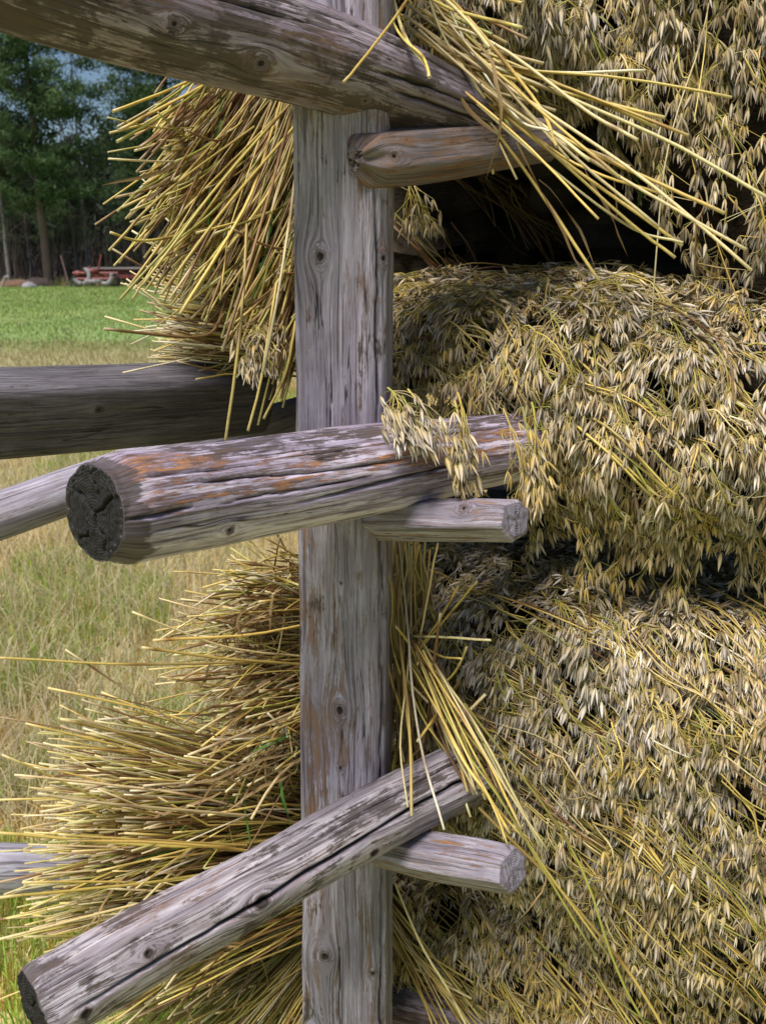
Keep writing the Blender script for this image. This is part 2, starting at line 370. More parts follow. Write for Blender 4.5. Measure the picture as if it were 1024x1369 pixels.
GR = 'rails lying on the rack'
def zmid(S, TH, L):
    top = np.exp(-((TH - .25) / .55) ** 2); cen = np.exp(-((TH - 1.15) / .38) ** 2); low = np.clip((TH - 1.6) * 1.6, 0, 1)
    r = np.clip(S / .1, 0, 1); e = np.clip(S / .4, 0, 1)
    return (.16 * top + .27 * cen * np.exp(-((S - .24) / .20) ** 2) - .40 * low, .52 * top * (.5 + .5 * r) + 1.1 * np.exp(-((S - .006 * vn(TH * 5, 0, 77)) / (.014 + .010 * np.clip(TH - .4, 0, 1.6))) ** 4) - .12 * low - .1 * cen, .55 * low + .50 * cen + .08)
o = log('wooden_rail', [P(128, 687, .865), P(300, 659, .975), P(500, 627, 1.08), P(640, 605, 1.175), P(790, 586, 1.29)], [.0495, .0495, .0485, .0425, .034], W_MID, None, th0=-pi / 2 - .3,
    shape=facets([.15, 1.0, 1.75, 2.6, 3.5, 4.4, 5.4], [1.0, 1.02, 1.0, 1.02, 1, 1, 1], 7), zone=zmid, chamfer=(.024, .01), seed=11, lump=.045, ends_rough=.0028, res=.0015,
    cracks=[(.06, .34, 1.0, 1.25, .0014, .004), (.2, .44, 1.75, 1.55, .0018, .006), (.02, .17, .75, .85, .0012, .004), (.30, .5, .8, .7, .0012, .004), (.0, .07, 1.5, 1.45, .0016, .006), (.10, .3, 1.5, 1.45, .0010, .003)],
    knots=[(.12, 2.1, .006)])
tag(o, 'thick blunt rail with blackened end and orange streaks, crossing the middle of the post', 'rail', GR)
o = log('wooden_rail', [P(-90, -85, .74), P(0, -47, .80), P(200, 18, .895), P(400, 72, .995), P(540, 120, 1.08), P(640, 158, 1.16)], [.0475, .047, .0465, .0455, .040, .033], W_TOP, None, th0=-pi / 2 - .3,
    shape=facets([.1, 1.1, 1.9, 2.7, 3.6, 4.5, 5.5], [1, 1.0, 1.02, .98, 1, 1, 1], 14), seed=14, lump=.05, res=.0017,
    zone=lambda S, TH, L: (.12 * vn(S * 5, TH * 2, 4) + .1 * (TH > 2.1), .18 * np.exp(-((TH - 2.5) / .4) ** 2) + .16 * np.clip(1 - S / .25, 0, 1) + .35 * np.exp(-((S - .30) / .05) ** 2 - ((TH - 1.5) / .3) ** 2) + .22 * np.exp(-((S - .55) / .07) ** 2), .26 * np.exp(-((TH - 1.2) / .45) ** 2)),
    knots=[(.30, 2.2, .010), (.43, 2.4, .006), (.205, 1.9, .007)], cracks=[(.1, .4, 1.2, 1.15, .0012, .004), (.42, .62, 1.7, 1.5, .0016, .006), (.3, .6, .8, .9, .0012, .004), (.45, .63, 2.0, 1.9, .002, .006)])
tag(o, 'brownish grey rail slanting down from the top left corner across the top of the post', 'rail', GR)

o = log('wooden_rail', [P(46, 1349, .94), P(200, 1262, 1.015), P(330, 1193, 1.085), P(480, 1108, 1.175), P(625, 1032, 1.27)], [.040, .0385, .038, .0385, .0395], W_LOW, None, th0=-pi / 2 - .3,
    shape=facets([.2, .95, 1.8, 2.6, 3.5, 4.4, 5.4], [1, 1, 1.02, 1, 1, 1, 1], 10), seed=17, lump=.06, chamfer=(.012, .01), ends_rough=.004, res=.0015,
    zone=lambda S, TH, L: (-.08 + .12 * vn(S * 6, TH * 2, 14), .22 * vn(S * 9, TH * 2, 15) + .35 * np.exp(-(S / .02) ** 2), .3 * np.exp(-((TH - 1.6) / .5) ** 2)),
    knots=[(.033, 1.55, .0075), (.105, 1.05, .0065), (.235, 1.25, .011), (.385, 1.75, .0075)],
    cracks=[(.02, .72, 1.36, .95, .0020, .012), (.24, .5, 1.95, 1.9, .0010, .004), (.0, .12, .6, .55, .0012, .004), (.25, .6, .5, .45, .0012, .004)])
tag(o, 'knotty grey rail split along its length, rising from the bottom left corner', 'rail', GR)

o = log('squared_beam', [P(-160, 556, 1.22), P(0, 552, 1.33), P(160, 543, 1.45), P(345, 530, 1.63)], [.054, .0535, .053, .052], W_DARK, None, th0=-pi / 2,
    shape=squircle(.98, .9, 7, .28), seed=21, lump=.02, res=.003, knots=[(.27, 1.5, .007), (.08, 1.5, .005)])
tag(o, 'dark grey squared beam running left from behind the upper fan of straw', 'beam', GR)
o = log('wooden_rail', [P(-180, 752, 1.40), P(0, 690, 1.52), P(200, 620, 1.68), P(420, 552, 1.90), P(560, 514, 2.05)], [.037, .037, .038, .038, .034], W_PALE, None, th0=-pi / 2, seed=24, lump=.05, res=.003)
tag(o, 'thin lavender grey pole passing behind the blunt rail with the black end', 'rail', GR)
o = log('wooden_rail', [P(-150, 1160, 1.42), P(0, 1162, 1.50), P(110, 1166, 1.58), P(200, 1168, 1.64), P(420, 1172, 1.8)], [.040, .039, .038, .033, .03], W_BLUE, None, th0=-pi / 2, seed=27, lump=.05, res=.003)
tag(o, 'pale lavender pole end sticking out left from under the lowest straw butts', 'rail', GR)
o = log('wooden_rail', [P(95, 1282, 1.62), P(180, 1268, 1.66), P(400, 1300, 1.64), P(560, 1342, 1.50), P(800, 1395, 1.47)], [.020, .026, .04, .040, .038], W_TOP, None, th0=-pi / 2, seed=29, lump=.05, res=.003)
tag(o, 'brown grey rail low down behind the post, showing under the bottom sheaf', 'rail', GR)
o = log('wooden_rail', [P(520, 640, 2.2), P(700, 646, 2.2), P(860, 650, 2.2)], [.017, .018, .018], W_PALE, None, th0=-pi / 2, seed=33, lump=.05, res=.004)
tag(o, 'slim pale stick seen through the gap above the middle peg', 'rail', GR)

# ------------------------------------------------------------------ straw and oats
rng = np.random.default_rng(7)
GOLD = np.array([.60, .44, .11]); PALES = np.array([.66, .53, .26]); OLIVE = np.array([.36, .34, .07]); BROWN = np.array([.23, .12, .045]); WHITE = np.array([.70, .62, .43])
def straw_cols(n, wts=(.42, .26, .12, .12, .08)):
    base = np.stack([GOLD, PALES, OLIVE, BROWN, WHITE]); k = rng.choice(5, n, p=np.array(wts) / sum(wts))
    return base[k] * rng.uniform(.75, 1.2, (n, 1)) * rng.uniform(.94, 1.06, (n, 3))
def tubes(PT, R, cols, m=6, hollow=False, nodes=False):
    """PT (N,K,3), R (N,K), cols (N,3) -> V (N,nv,3), F template, C (N,nv,3)"""
    PT = np.asarray(PT, float); N, K, _ = PT.shape
    T = norm(np.gradient(PT, axis=1)); ref = np.where(np.abs(T[:, :1, 2:3]) > .9, np.array([1., 0, 0]), np.array([0, 0, 1.]))
    A = norm(np.cross(T, ref)); B = np.cross(T, A)
    th = np.linspace(0, 2 * pi, m, endpoint=False)
    C = np.repeat(cols[:, None], K, 1).copy()
    if nodes:
        for i in range(N):
            q = rng.integers(2, K - 1); R[i, q] *= 1.28; C[i, q] *= (.42, .33, .3); C[i, :q] = C[i, :q] * rng.uniform(.7, 1.1) + rng.uniform(0, .35) * (BROWN - C[i, :q])
    if hollow:
        PT = np.concatenate([PT, PT[:, -1:], PT[:, -1:] - T[:, -1:] * .006], 1)
        R = np.concatenate([R, R[:, -1:] * .6, R[:, -1:] * .5], 1)
        A = np.concatenate([A, A[:, -1:], A[:, -1:]], 1); B = np.concatenate([B, B[:, -1:], B[:, -1:]], 1)
        C = np.concatenate([C, C[:, -1:] * .3 + .5 * np.array([.95, .85, .55]), C[:, -1:] * .35], 1); C[:, -3] = .6 * C[:, -3] + .4 * np.array([.78, .68, .42]); K += 2  # innermost ring darkened in colour, painting shade inside the hollow end
    V = PT[:, :, None] + R[..., None, None] * (np.cos(th)[:, None] * A[:, :, None] + np.sin(th)[:, None] * B[:, :, None])
    CC = np.repeat(C[:, :, None], m, 2)
    i = np.arange(K - 1)[:, None] * m; j = np.arange(m)[None]; j2 = (j + 1) % m
    F = np.stack([i + j, i + j2, i + m + j2, i + m + j], -1).reshape(-1, 4)
    return V.reshape(N, -1, 3), F, CC.reshape(N, -1, 3)
def emit_many(name, V, F, C, mat, parent, limit=100, rest='straw', order=None):
    N = len(V); idx = np.arange(N) if order is None else order
    for i in idx[:limit]: mesh_obj(name, V[i], F, mat, parent, colors=C[i])
    r = idx[limit:]
    if len(r):
        nv = V.shape[1]; FF = (F[None] + (np.arange(len(r)) * nv)[:, None, None]).reshape(-1, F.shape[1])
        mesh_obj(rest, V[r].reshape(-1, 3), FF, mat, parent, colors=C[r].reshape(-1, 3), kind='stuff')

class Surf:
    def __init__(s, ctrl, n=90, lump=.012, seed=0, fl=18):
        A = np.asarray(ctrl, float)                     # rows(v) x cols(u) x (px,py,d)
        A = crom(A, n); A = np.swapaxes(crom(np.swapaxes(A, 0, 1), n), 0, 1)
        W = P(A[..., 0], A[..., 1], A[..., 2])
        s.n = n; s.W0 = W
        s.nrm0(W)
        h = lump * (vn(W[..., 0] * fl, W[..., 2] * fl + W[..., 1] * fl, seed) + .5 * vn(W[..., 0] * fl * 2.3, W[..., 2] * fl * 2.3 + 7, seed + 1))
        s.W = W + s.N * h[..., None]; s.nrm0(s.W)
        s.Wm = np.linalg.norm(np.diff(s.W, axis=1), axis=-1).sum(1).mean(); s.Hm = np.linalg.norm(np.diff(s.W, axis=0), axis=-1).sum(0).mean()
    def nrm0(s, W):
        du = np.gradient(W, axis=1); dv = np.gradient(W, axis=0); N = norm(np.cross(du, dv))
        f = np.sign((N * (np.array([0, 0, CAMH]) - W)).sum(-1).mean()); s.N = N * f
    def at(s, u, v):
        uc = np.clip(u, 0, 1); vc = np.clip(v, 0, 1); x = uc * (s.n - 1.001); y = vc * (s.n - 1.001)
        i = y.astype(int); j = x.astype(int); fy = (y - i)[..., None]; fx = (x - j)[..., None]
        def L(G_): return (G_[i, j] * (1 - fx) + G_[i, j + 1] * fx) * (1 - fy) + (G_[i + 1, j] * (1 - fx) + G_[i + 1, j + 1] * fx) * fy
        p = L(s.W); nn = norm(L(s.N)); du = norm(L(np.gradient(s.W, axis=1)))
        p = p + ((u - uc) * s.Wm)[..., None] * du + (np.maximum(v - 1, 0) * s.Hm)[..., None] * np.array([0, 0, -1.]) 
        return p, nn
    def core(s, parent, off=.035, thick=.25, name='shade_dark_core'):
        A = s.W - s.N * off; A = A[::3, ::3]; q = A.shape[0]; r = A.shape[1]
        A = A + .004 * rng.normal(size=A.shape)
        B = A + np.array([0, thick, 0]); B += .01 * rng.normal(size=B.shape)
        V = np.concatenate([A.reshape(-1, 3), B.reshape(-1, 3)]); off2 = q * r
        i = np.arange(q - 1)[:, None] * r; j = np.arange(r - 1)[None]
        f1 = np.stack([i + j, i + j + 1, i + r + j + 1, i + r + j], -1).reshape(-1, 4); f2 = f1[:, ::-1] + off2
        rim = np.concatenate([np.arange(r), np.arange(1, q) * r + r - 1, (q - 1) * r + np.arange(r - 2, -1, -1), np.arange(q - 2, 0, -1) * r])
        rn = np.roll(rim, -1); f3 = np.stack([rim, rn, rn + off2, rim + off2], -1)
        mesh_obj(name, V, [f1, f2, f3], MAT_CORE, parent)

# spikelet templates, pointing along +Z, unit length
def glume(side, open_, w, t, n=5, L=1.0, roll=0):
    ts = np.array([0, .12, .34, .62, .85, 1.0]); wd = np.array([.015, .62, 1.0, .78, .34, .02]); th = np.linspace(0, 2 * pi, n, endpoint=False)
    cx = side * (open_ * ts * L - .10 * open_ * ts ** 3) + side * .035 * np.minimum(ts * 5, 1)
    V = np.stack([cx[:, None] + t * wd[:, None] * np.cos(th), w * wd[:, None] * np.sin(th), np.repeat(ts[:, None] * L, n, 1)], -1)
    K = len(ts); i = np.arange(K - 1)[:, None] * n; j = np.arange(n)[None]; j2 = (j + 1) % n
    F = np.stack([i + j, i + j2, i + n + j2, i + n + j], -1).reshape(-1, 4)
    shade = np.repeat(ts[:, None], n, 1); rib = np.tile((np.arange(n) % 2) * 1.0, (K, 1))
    return V.reshape(-1, 3), F, shade.ravel(), rib.ravel()
TEMPL = []
for (o1, o2, w1, inner) in ((.20, .24, .125, 1), (.32, .28, .125, 1), (.10, .12, .14, 0), (.26, .12, .12, 1), (.38, .36, .11, 1), (.16, .28, .13, 1)):
    parts = [glume(-1, o1, w1, .075), glume(1, o2, w1, .075)]
    if inner: parts.append(glume(.3, .05, .075, .07, 4, .78))
    V = np.concatenate([p[0] for p in parts]); offs = np.cumsum([0] + [len(p[0]) for p in parts])
    F = np.concatenate([p[1] + o_ for p, o_ in zip(parts, offs)])
    TEMPL.append((V, F, np.concatenate([p[2] for p in parts]), np.concatenate([p[3] for p in parts]), np.concatenate([np.full(len(p[0]), k == 2) for k, p in enumerate(parts)])))
def spikelets(pos, dr, L, yel, k=None):
    """one merged mesh of spikelets: pos (n,3), dr (n,3), L (n), yel (n) 0 white .. 1 yellow"""
    n = len(pos); z = norm(dr); r = norm(rng.normal(size=(n, 3)) + np.array([.0, .8, 0])); y = norm(np.cross(z, np.cross(r, z))); x = np.cross(y, z)
    kk = rng.integers(0, len(TEMPL), n); Vs, Fs, Cs = [], [], []; base = 0
    W_ = np.array([.84, .77, .71]); Y_ = np.array([.64, .42, .08]); Gn = np.array([.36, .36, .14]); Bz = np.array([.42, .30, .14])
    for q, (V, F, sh, rib, inn) in enumerate(TEMPL):
        ii = np.where(kk == q)[0]
        if not len(ii): continue
        v = V[None] * L[ii, None, None] * np.stack([rng.uniform(.55, 1.35, len(ii)), rng.uniform(.7, 1.15, len(ii)), np.ones(len(ii))], -1)[:, None]
        v[..., 0] += (rng.uniform(-.16, .16, len(ii)) / L[ii])[:, None] * v[..., 2] ** 2
        wv = v[..., 0:1] * x[ii, None] + v[..., 1:2] * y[ii, None] + v[..., 2:3] * z[ii, None] + pos[ii, None]
        yy = yel[ii][:, None, None]
        kw = np.clip((1 - yy) * .75 + .65 * sh[None, :, None] - .25, 0, 1)
        c = Y_ * (1 - kw) + W_ * kw
        kg = np.clip(.35 - sh, 0, 1)[None, :, None] * 1.8; c = c * (1 - kg) + Gn * kg
        c = c * (1 - .16 * rib[None, :, None]); c = np.where(inn[None, :, None], .55 * c + .45 * Bz, c)
        c = c * rng.uniform(.36, 1.12, (len(ii), 1, 1)); bw = (rng.uniform(size=(len(ii), 1, 1)) < .12) * .65; c = c * (1 - bw) + np.array([.26, .17, .09]) * bw
        Vs.append(wv.reshape(-1, 3)); Cs.append(np.broadcast_to(c, wv.shape).reshape(-1, 3))
        Fs.append((F[None] + (np.arange(len(ii)) * len(V))[:, None, None]).reshape(-1, 4) + base); base += wv.shape[0] * wv.shape[1]
    return np.concatenate(Vs), np.concatenate(Fs), np.concatenate(Cs)

def panicle_set(S, parent, n, urange, vrange, ang, droop, length=(.12, .20), yel=(.15, .75), h=(0, .03), limit=100, spk=.0208, grav=.92, ustart=None, vpow=1.0):
    """lay oat heads over a surface; ang: heading below horizontal (deg) as a function of (u, v)"""
    u0 = rng.uniform(*urange, n); v0 = vrange[0] + (vrange[1] - vrange[0]) * rng.uniform(0, 1, n) ** vpow
    K = 12; Ln = rng.uniform(*length, n); a0 = np.radians(ang(u0, v0) + rng.normal(0, 13, n)); hh = h[0] + (h[1] * 1.35 - h[0]) * rng.uniform(0, 1, n) ** 1.1
    U = np.zeros((n, K)); V = np.zeros((n, K)); A_ = np.zeros((n, K)); u, v, a = u0.copy(), v0.copy(), a0.copy()
    for k in range(K):
        U[:, k], V[:, k], A_[:, k] = u, v, a
        u = u + Ln / K * np.cos(a) / S.Wm; v = v + Ln / K * np.sin(a) / S.Hm; a = a + np.radians(droop) / K * (1 + .3 * rng.normal(size=n))
    pt, nn = S.at(U, V); prof = np.linspace(0, 1, K); pt = pt + nn * (hh[:, None] * (.5 + .5 * np.sin(prof * pi)[None]) + .003)[..., None]
    yb = rng.uniform(*yel, n)
    order = np.argsort(-hh)
    tb, tf, tc = tubes(pt, np.linspace(.0013, .0005, K)[None] * np.ones((n, 1)), straw_cols(n, (.4, .2, .3, .05, .05)), 5)
    rest = []
    for cnt, i in enumerate(order):
        nb = rng.integers(20, 32); f = rng.uniform(.12, 1.0, nb) ** .8; kx = np.clip((f * (K - 1)).astype(int), 0, K - 1)
        base = pt[i, kx]; lb = (.008 + .034 * (1 - f * .75)) * rng.uniform(.5, 1.25, nb)
        ba = A_[i, kx] * .35 + radians(90) * .65 + rng.normal(0, .55, nb)
        tu = U[i, kx] + lb * np.cos(ba) / S.Wm; tv = V[i, kx] + lb * np.sin(ba) / S.Hm
        tp, tn = S.at(tu, tv); tp = tp + tn * (hh[i] * .8 + .002 + rng.uniform(0, .010, nb))[:, None]
        g = np.array([0, 0, -1.]); gt = g - (tn @ g)[:, None] * tn * .85
        fwd = pt[i, min(K - 1, 11)] - pt[i, K - 3]; fwd = fwd / max(1e-6, np.linalg.norm(fwd))
        dr = gt * grav + fwd * (1 - grav) * .9 + tn * .10 + rng.normal(0, .10, (nb, 3))
        # lying heads where the surface is level
        lev = np.clip(tn[:, 2] - .5, 0, 1)[:, None]; dr = dr + lev * rng.normal(0, .45, (nb, 3)) * np.array([1, 1, .2])
        L = spk * rng.uniform(.68, 1.15, nb)
        sv, sf, scol = spikelets(tp, dr, L, np.clip(yb[i] + rng.normal(0, .16, nb), 0, 1))
        md = (base + tp) / 2 + tn * .003; bt, bf, bc = tubes(np.stack([base, md, tp], 1), np.full((nb, 3), .00045), straw_cols(nb, (.4, .3, .3, 0, 0)), 3)
        bF = (bf[None] + (np.arange(nb) * bt.shape[1])[:, None, None]).reshape(-1, 4) + len(sv)
        VV = np.concatenate([sv, bt.reshape(-1, 3), tb[i]]); FF = np.concatenate([sf, bF, tf + len(sv) + nb * bt.shape[1]]); CC = np.concatenate([scol, bc.reshape(-1, 3), tc[i]])
        if cnt < limit: mesh_obj('oat_head', VV, FF, MAT_GRAIN, parent, colors=CC)
        else: rest.append((VV, FF, CC))
    if rest:
        off = np.cumsum([0] + [len(r[0]) for r in rest])
        mesh_obj('oat_heads', np.concatenate([r[0] for r in rest]), np.concatenate([r[1] + o_ for r, o_ in zip(rest, off)]), MAT_GRAIN, parent, colors=np.concatenate([r[2] for r in rest]), kind='stuff')

def surf_stalks(S, n, urange, vrange, ang, droop, length=(.2, .4), h=(0, .03), r=(.0010, .0019), wts=(.5, .2, .2, .08, .02)):
    nc_ = max(2, n // 6); cl = rng.integers(0, nc_, n); K = 14; Ln = rng.uniform(*length, n)
    u = rng.uniform(*urange, nc_)[cl] + rng.normal(0, .015, n); v = rng.uniform(*vrange, nc_)[cl] + rng.normal(0, .012, n)
    a = np.radians(ang(u, v) + rng.normal(0, 9, nc_)[cl] + rng.normal(0, 3.5, n)); hh = np.clip(rng.uniform(*h, nc_)[cl] + rng.normal(0, .003, n), 0, 1)
    U = np.zeros((n, K)); V = np.zeros((n, K))
    for k in range(K):
        U[:, k], V[:, k] = u, v; u = u + Ln / K * np.cos(a) / S.Wm; v = v + Ln / K * np.sin(a) / S.Hm; a = a + np.radians(droop) / K
    pt, nn = S.at(U, V); pt = pt + nn * (hh[:, None] + .004 * np.sin(np.linspace(0, 5, K)[None] + rng.uniform(0, 6, (n, 1))) + .002)[..., None]
    pt = np.stack([crom(p_[[0, 4, 9, 13]], K) for p_ in pt]) if n else pt
    rr = rng.uniform(*r, (n, 1)) * np.linspace(1, .75, K)[None]
    return tubes(pt, rr, straw_cols(n, wts), 5, nodes=True), hh
def leaves(parent, base, dirs, n_seg=12, length=(.08, .18), width=(.002, .0045), green=0.0, curl=1.6):
    n = len(base); Ln = rng.uniform(*length, n); K = n_seg; p = base.copy(); d = norm(dirs + .3 * rng.normal(size=(n, 3))); ax = norm(rng.normal(size=(n, 3)))
    PT = np.zeros((n, K, 3)); SD = np.zeros((n, K, 3)); tw = rng.uniform(-4, 4, n); cu = rng.uniform(.3, 1, n) * curl
    for k in range(K):
        PT[:, k] = p; sd = norm(np.cross(d, ax)); up = np.cross(sd, d); a = (tw * k / K)[:, None]; SD[:, k] = sd * np.cos(a) + up * np.sin(a)
        p = p + d * (Ln / K)[:, None]; d = norm(d + (np.cross(ax, d) * cu[:, None] / K * 2) + np.array([0, 0, -.10]) + .12 * rng.normal(size=(n, 3)))
    wd = rng.uniform(*width, (n, 1)) * np.sin(np.linspace(.25, pi, K))[None] ** .7 + .0004
    V = np.stack([PT - SD * wd[..., None] / 2, PT + np.cross(SD, norm(np.gradient(PT, axis=1))) * wd[..., None] * .15, PT + SD * wd[..., None] / 2], 2).reshape(n, -1, 3)
    i = np.arange(K - 1)[:, None] * 3; j = np.arange(2)[None]; F = np.stack([i + j, i + j + 1, i + 3 + j + 1, i + 3 + j], -1).reshape(-1, 4)
    base_c = np.where(rng.uniform(size=(n, 1)) < green, np.array([[.08, .20, .035]]), np.array([[.36, .24, .11]]) * rng.uniform(.5, 1.4, (n, 1)))
    C = np.repeat(base_c[:, None], K * 3, 1)
    for i_ in range(n): mesh_obj('leaf', V[i_], F, MAT_LEAF, parent, colors=C[i_])

def fan(n, start, end, ds, de, sag=.02, layers=.12, r=(.0015, .0024), K=12, jit=16, lenj=.12, wts=(.42, .26, .12, .12, .08), spread=1.0):
    """butts fanning from a gathered line (start) to their cut ends (end): polylines of pixels, depths ds -> de; layers: extra depth of the bundle"""
    st = crom(start, 100); en = crom(end, 100)
    nc_ = max(3, n // 9); cl = rng.integers(0, nc_, n); ac = rng.uniform(0, 1, nc_)
    a = np.clip(ac[cl] + rng.normal(0, .018, n), 0, 1); b = np.clip(a + rng.normal(0, .055, nc_)[cl] + rng.normal(0, .012, n), 0, 1)
    ia = (a * 99).astype(int); ib = (b * 99).astype(int)
    s = st[ia] + rng.normal(0, jit * .5, (n, 2)); e = en[ib] + rng.normal(0, jit * .6, (n, 2))
    f = 1 - np.abs(rng.normal(0, lenj, n)); f = f * (1 - np.abs(rng.normal(0, .09, nc_)))[cl]; e = s + (e - s) * f[:, None]
    lay = np.clip(rng.uniform(0, 1, nc_)[cl] + rng.normal(0, .12, n), 0, 1) * layers
    A = P(s[:, 0], s[:, 1], (ds if np.isscalar(ds) else np.interp(a, [0, 1], ds)) + lay * .8)
    B = P(e[:, 0], e[:, 1], (de if np.isscalar(de) else np.interp(a, [0, 1], de)) + lay * spread)
    t = np.linspace(0, 1, K)[None, :, None]
    nr = rng.normal(0, .006, (n, 1, 3))
    PT = A[:, None] * (1 - t) + B[:, None] * t + (np.sin(t * pi) * (np.array([0, 0, -sag]) * rng.uniform(-.2, 1, (n, 1, 1)) + nr))
    sy = rng.uniform(size=(n, 1, 1)) < .14; nr = nr + 0; PT = PT + sy * (t - .4) * rng.normal(0, .09, (n, 1, 3)) * np.array([.6, .3, 1.])
    nk = np.where(rng.uniform(size=(n, 1, 1)) < .30, rng.normal(0, .08, (n, 1, 3)), 0) * np.maximum(t - rng.uniform(.4, .8, (n, 1, 1)), 0)
    PT = PT + nk
    R = rng.uniform(*r, (n, 1)) * np.linspace(.85, 1.05, K)[None]
    tb = tubes(PT, R, straw_cols(n, wts), 7, hollow=True, nodes=True)
    return tb, np.argsort(lay), PT
def explicit(lst, r=(.0012, .0018), K=14, wts=(.6, .3, .05, .02, .03)):
    PT = []
    for pts in lst:
        q = np.array(pts, float); W = P(q[:, 0], q[:, 1], q[:, 2]); PT.append(crom(W, K))
    PT = np.array(PT); n = len(PT); PT = PT + np.cumsum(rng.normal(0, .0003, PT.shape), 1)
    return tubes(PT, rng.uniform(*r, (n, 1)) * np.ones((1, K)), straw_cols(n, wts), 8, hollow=True, nodes=True)

GS_ = 'oat sheaves laid over the rack'
def sheaf(px, py, d, label):
    return thing('oat_sheaf', P(px, py, d), label, 'sheaf', GS_)
def grid(cols, rows):
    """cols: list of x; rows: list of (ys per column, ds per column)"""
    out = []
    for ys, ds in rows:
        ys = ys if hasattr(ys, '__len__') else [ys] * len(cols); ds = ds if hasattr(ds, '__len__') else [ds] * len(cols)
        out.append([(x, y, d) for x, y, d in zip(cols, ys, ds)])
    return out

# ---- top tier, heads hanging at the upper right
SG = Surf(grid([700, 780, 860, 940, 1024, 1110, 1220], [
    ([-260] * 7, 1.55), ([-200] * 7, [1.35, 1.3, 1.28, 1.25, 1.22, 1.2, 1.2]),
    ([-60, -60, -60, -60, -60, -60, -60], [1.27, 1.24, 1.22, 1.20, 1.18, 1.16, 1.16]),
    ([60, 80, 100, 110, 120, 120, 120], [1.30, 1.26, 1.24, 1.22, 1.20, 1.18, 1.18]),
    ([80, 115, 190, 270, 295, 305, 310], [1.34, 1.29, 1.27, 1.25, 1.23, 1.21, 1.2]),
    ([110, 150, 275, 375, 415, 430, 440], [1.42, 1.38, 1.33, 1.30, 1.28, 1.26, 1.25])]), seed=41)
s = sheaf(900, 100, 1.3, 'topmost sheaf at the right edge, its oat heads hanging in a thick curtain')
SG.core(s, .04, 1.1)  # core stretched far back as an unseen roof to shade the hollow
panicle_set(SG, s, 230, (-.12, .98), (0.02, .82), lambda u, v: 66 + 18 * v, 8, yel=(.25, .7), h=(0, .035))
uu, vv_ = rng.uniform(0, .9, 26), rng.uniform(.1, .9, 26); lp, ln_ = SG.at(uu, vv_); leaves(s, lp + ln_ * .022, np.tile([.5, 0, -.9], (26, 1)), green=.12, length=(.05, .13), width=(.0015, .0035))
tb, hh = surf_stalks(SG, 60, (-.1, .9), (0, .8), lambda u, v: 60 + 0 * u, 20); emit_many('stalk', *tb, MAT_STRAW, s, 60)
SG1 = Surf(grid([500, 560, 620, 680, 740, 800], [
    ([-240] * 6, 1.5), ([-150] * 6, [1.28, 1.25, 1.25, 1.25, 1.25, 1.26]), ([-40, -40, -40, -40, -40, -40], [1.2, 1.2, 1.2, 1.2, 1.22, 1.24]),
    ([10, 20, 30, 40, 50, 60], [1.2, 1.2, 1.2, 1.21, 1.23, 1.25]), ([35, 60, 80, 95, 105, 115], [1.25, 1.25, 1.26, 1.27, 1.3, 1.32]), ([50, 80, 105, 125, 140, 150], [1.36, 1.36, 1.37, 1.38, 1.4, 1.42])]), seed=43)
s = sheaf(620, 20, 1.3, 'sheaf over the top rail whose oat heads hang behind the loose yellow straw ends')
SG1.core(s, .04, 1.2)  # core thickened backwards, out of sight, to keep light off the hollow
panicle_set(SG1, s, 110, (.12, 1.0), (0.0, .66), lambda u, v: 55 + 25 * v, 12, yel=(.1, .6), h=(0, .03))

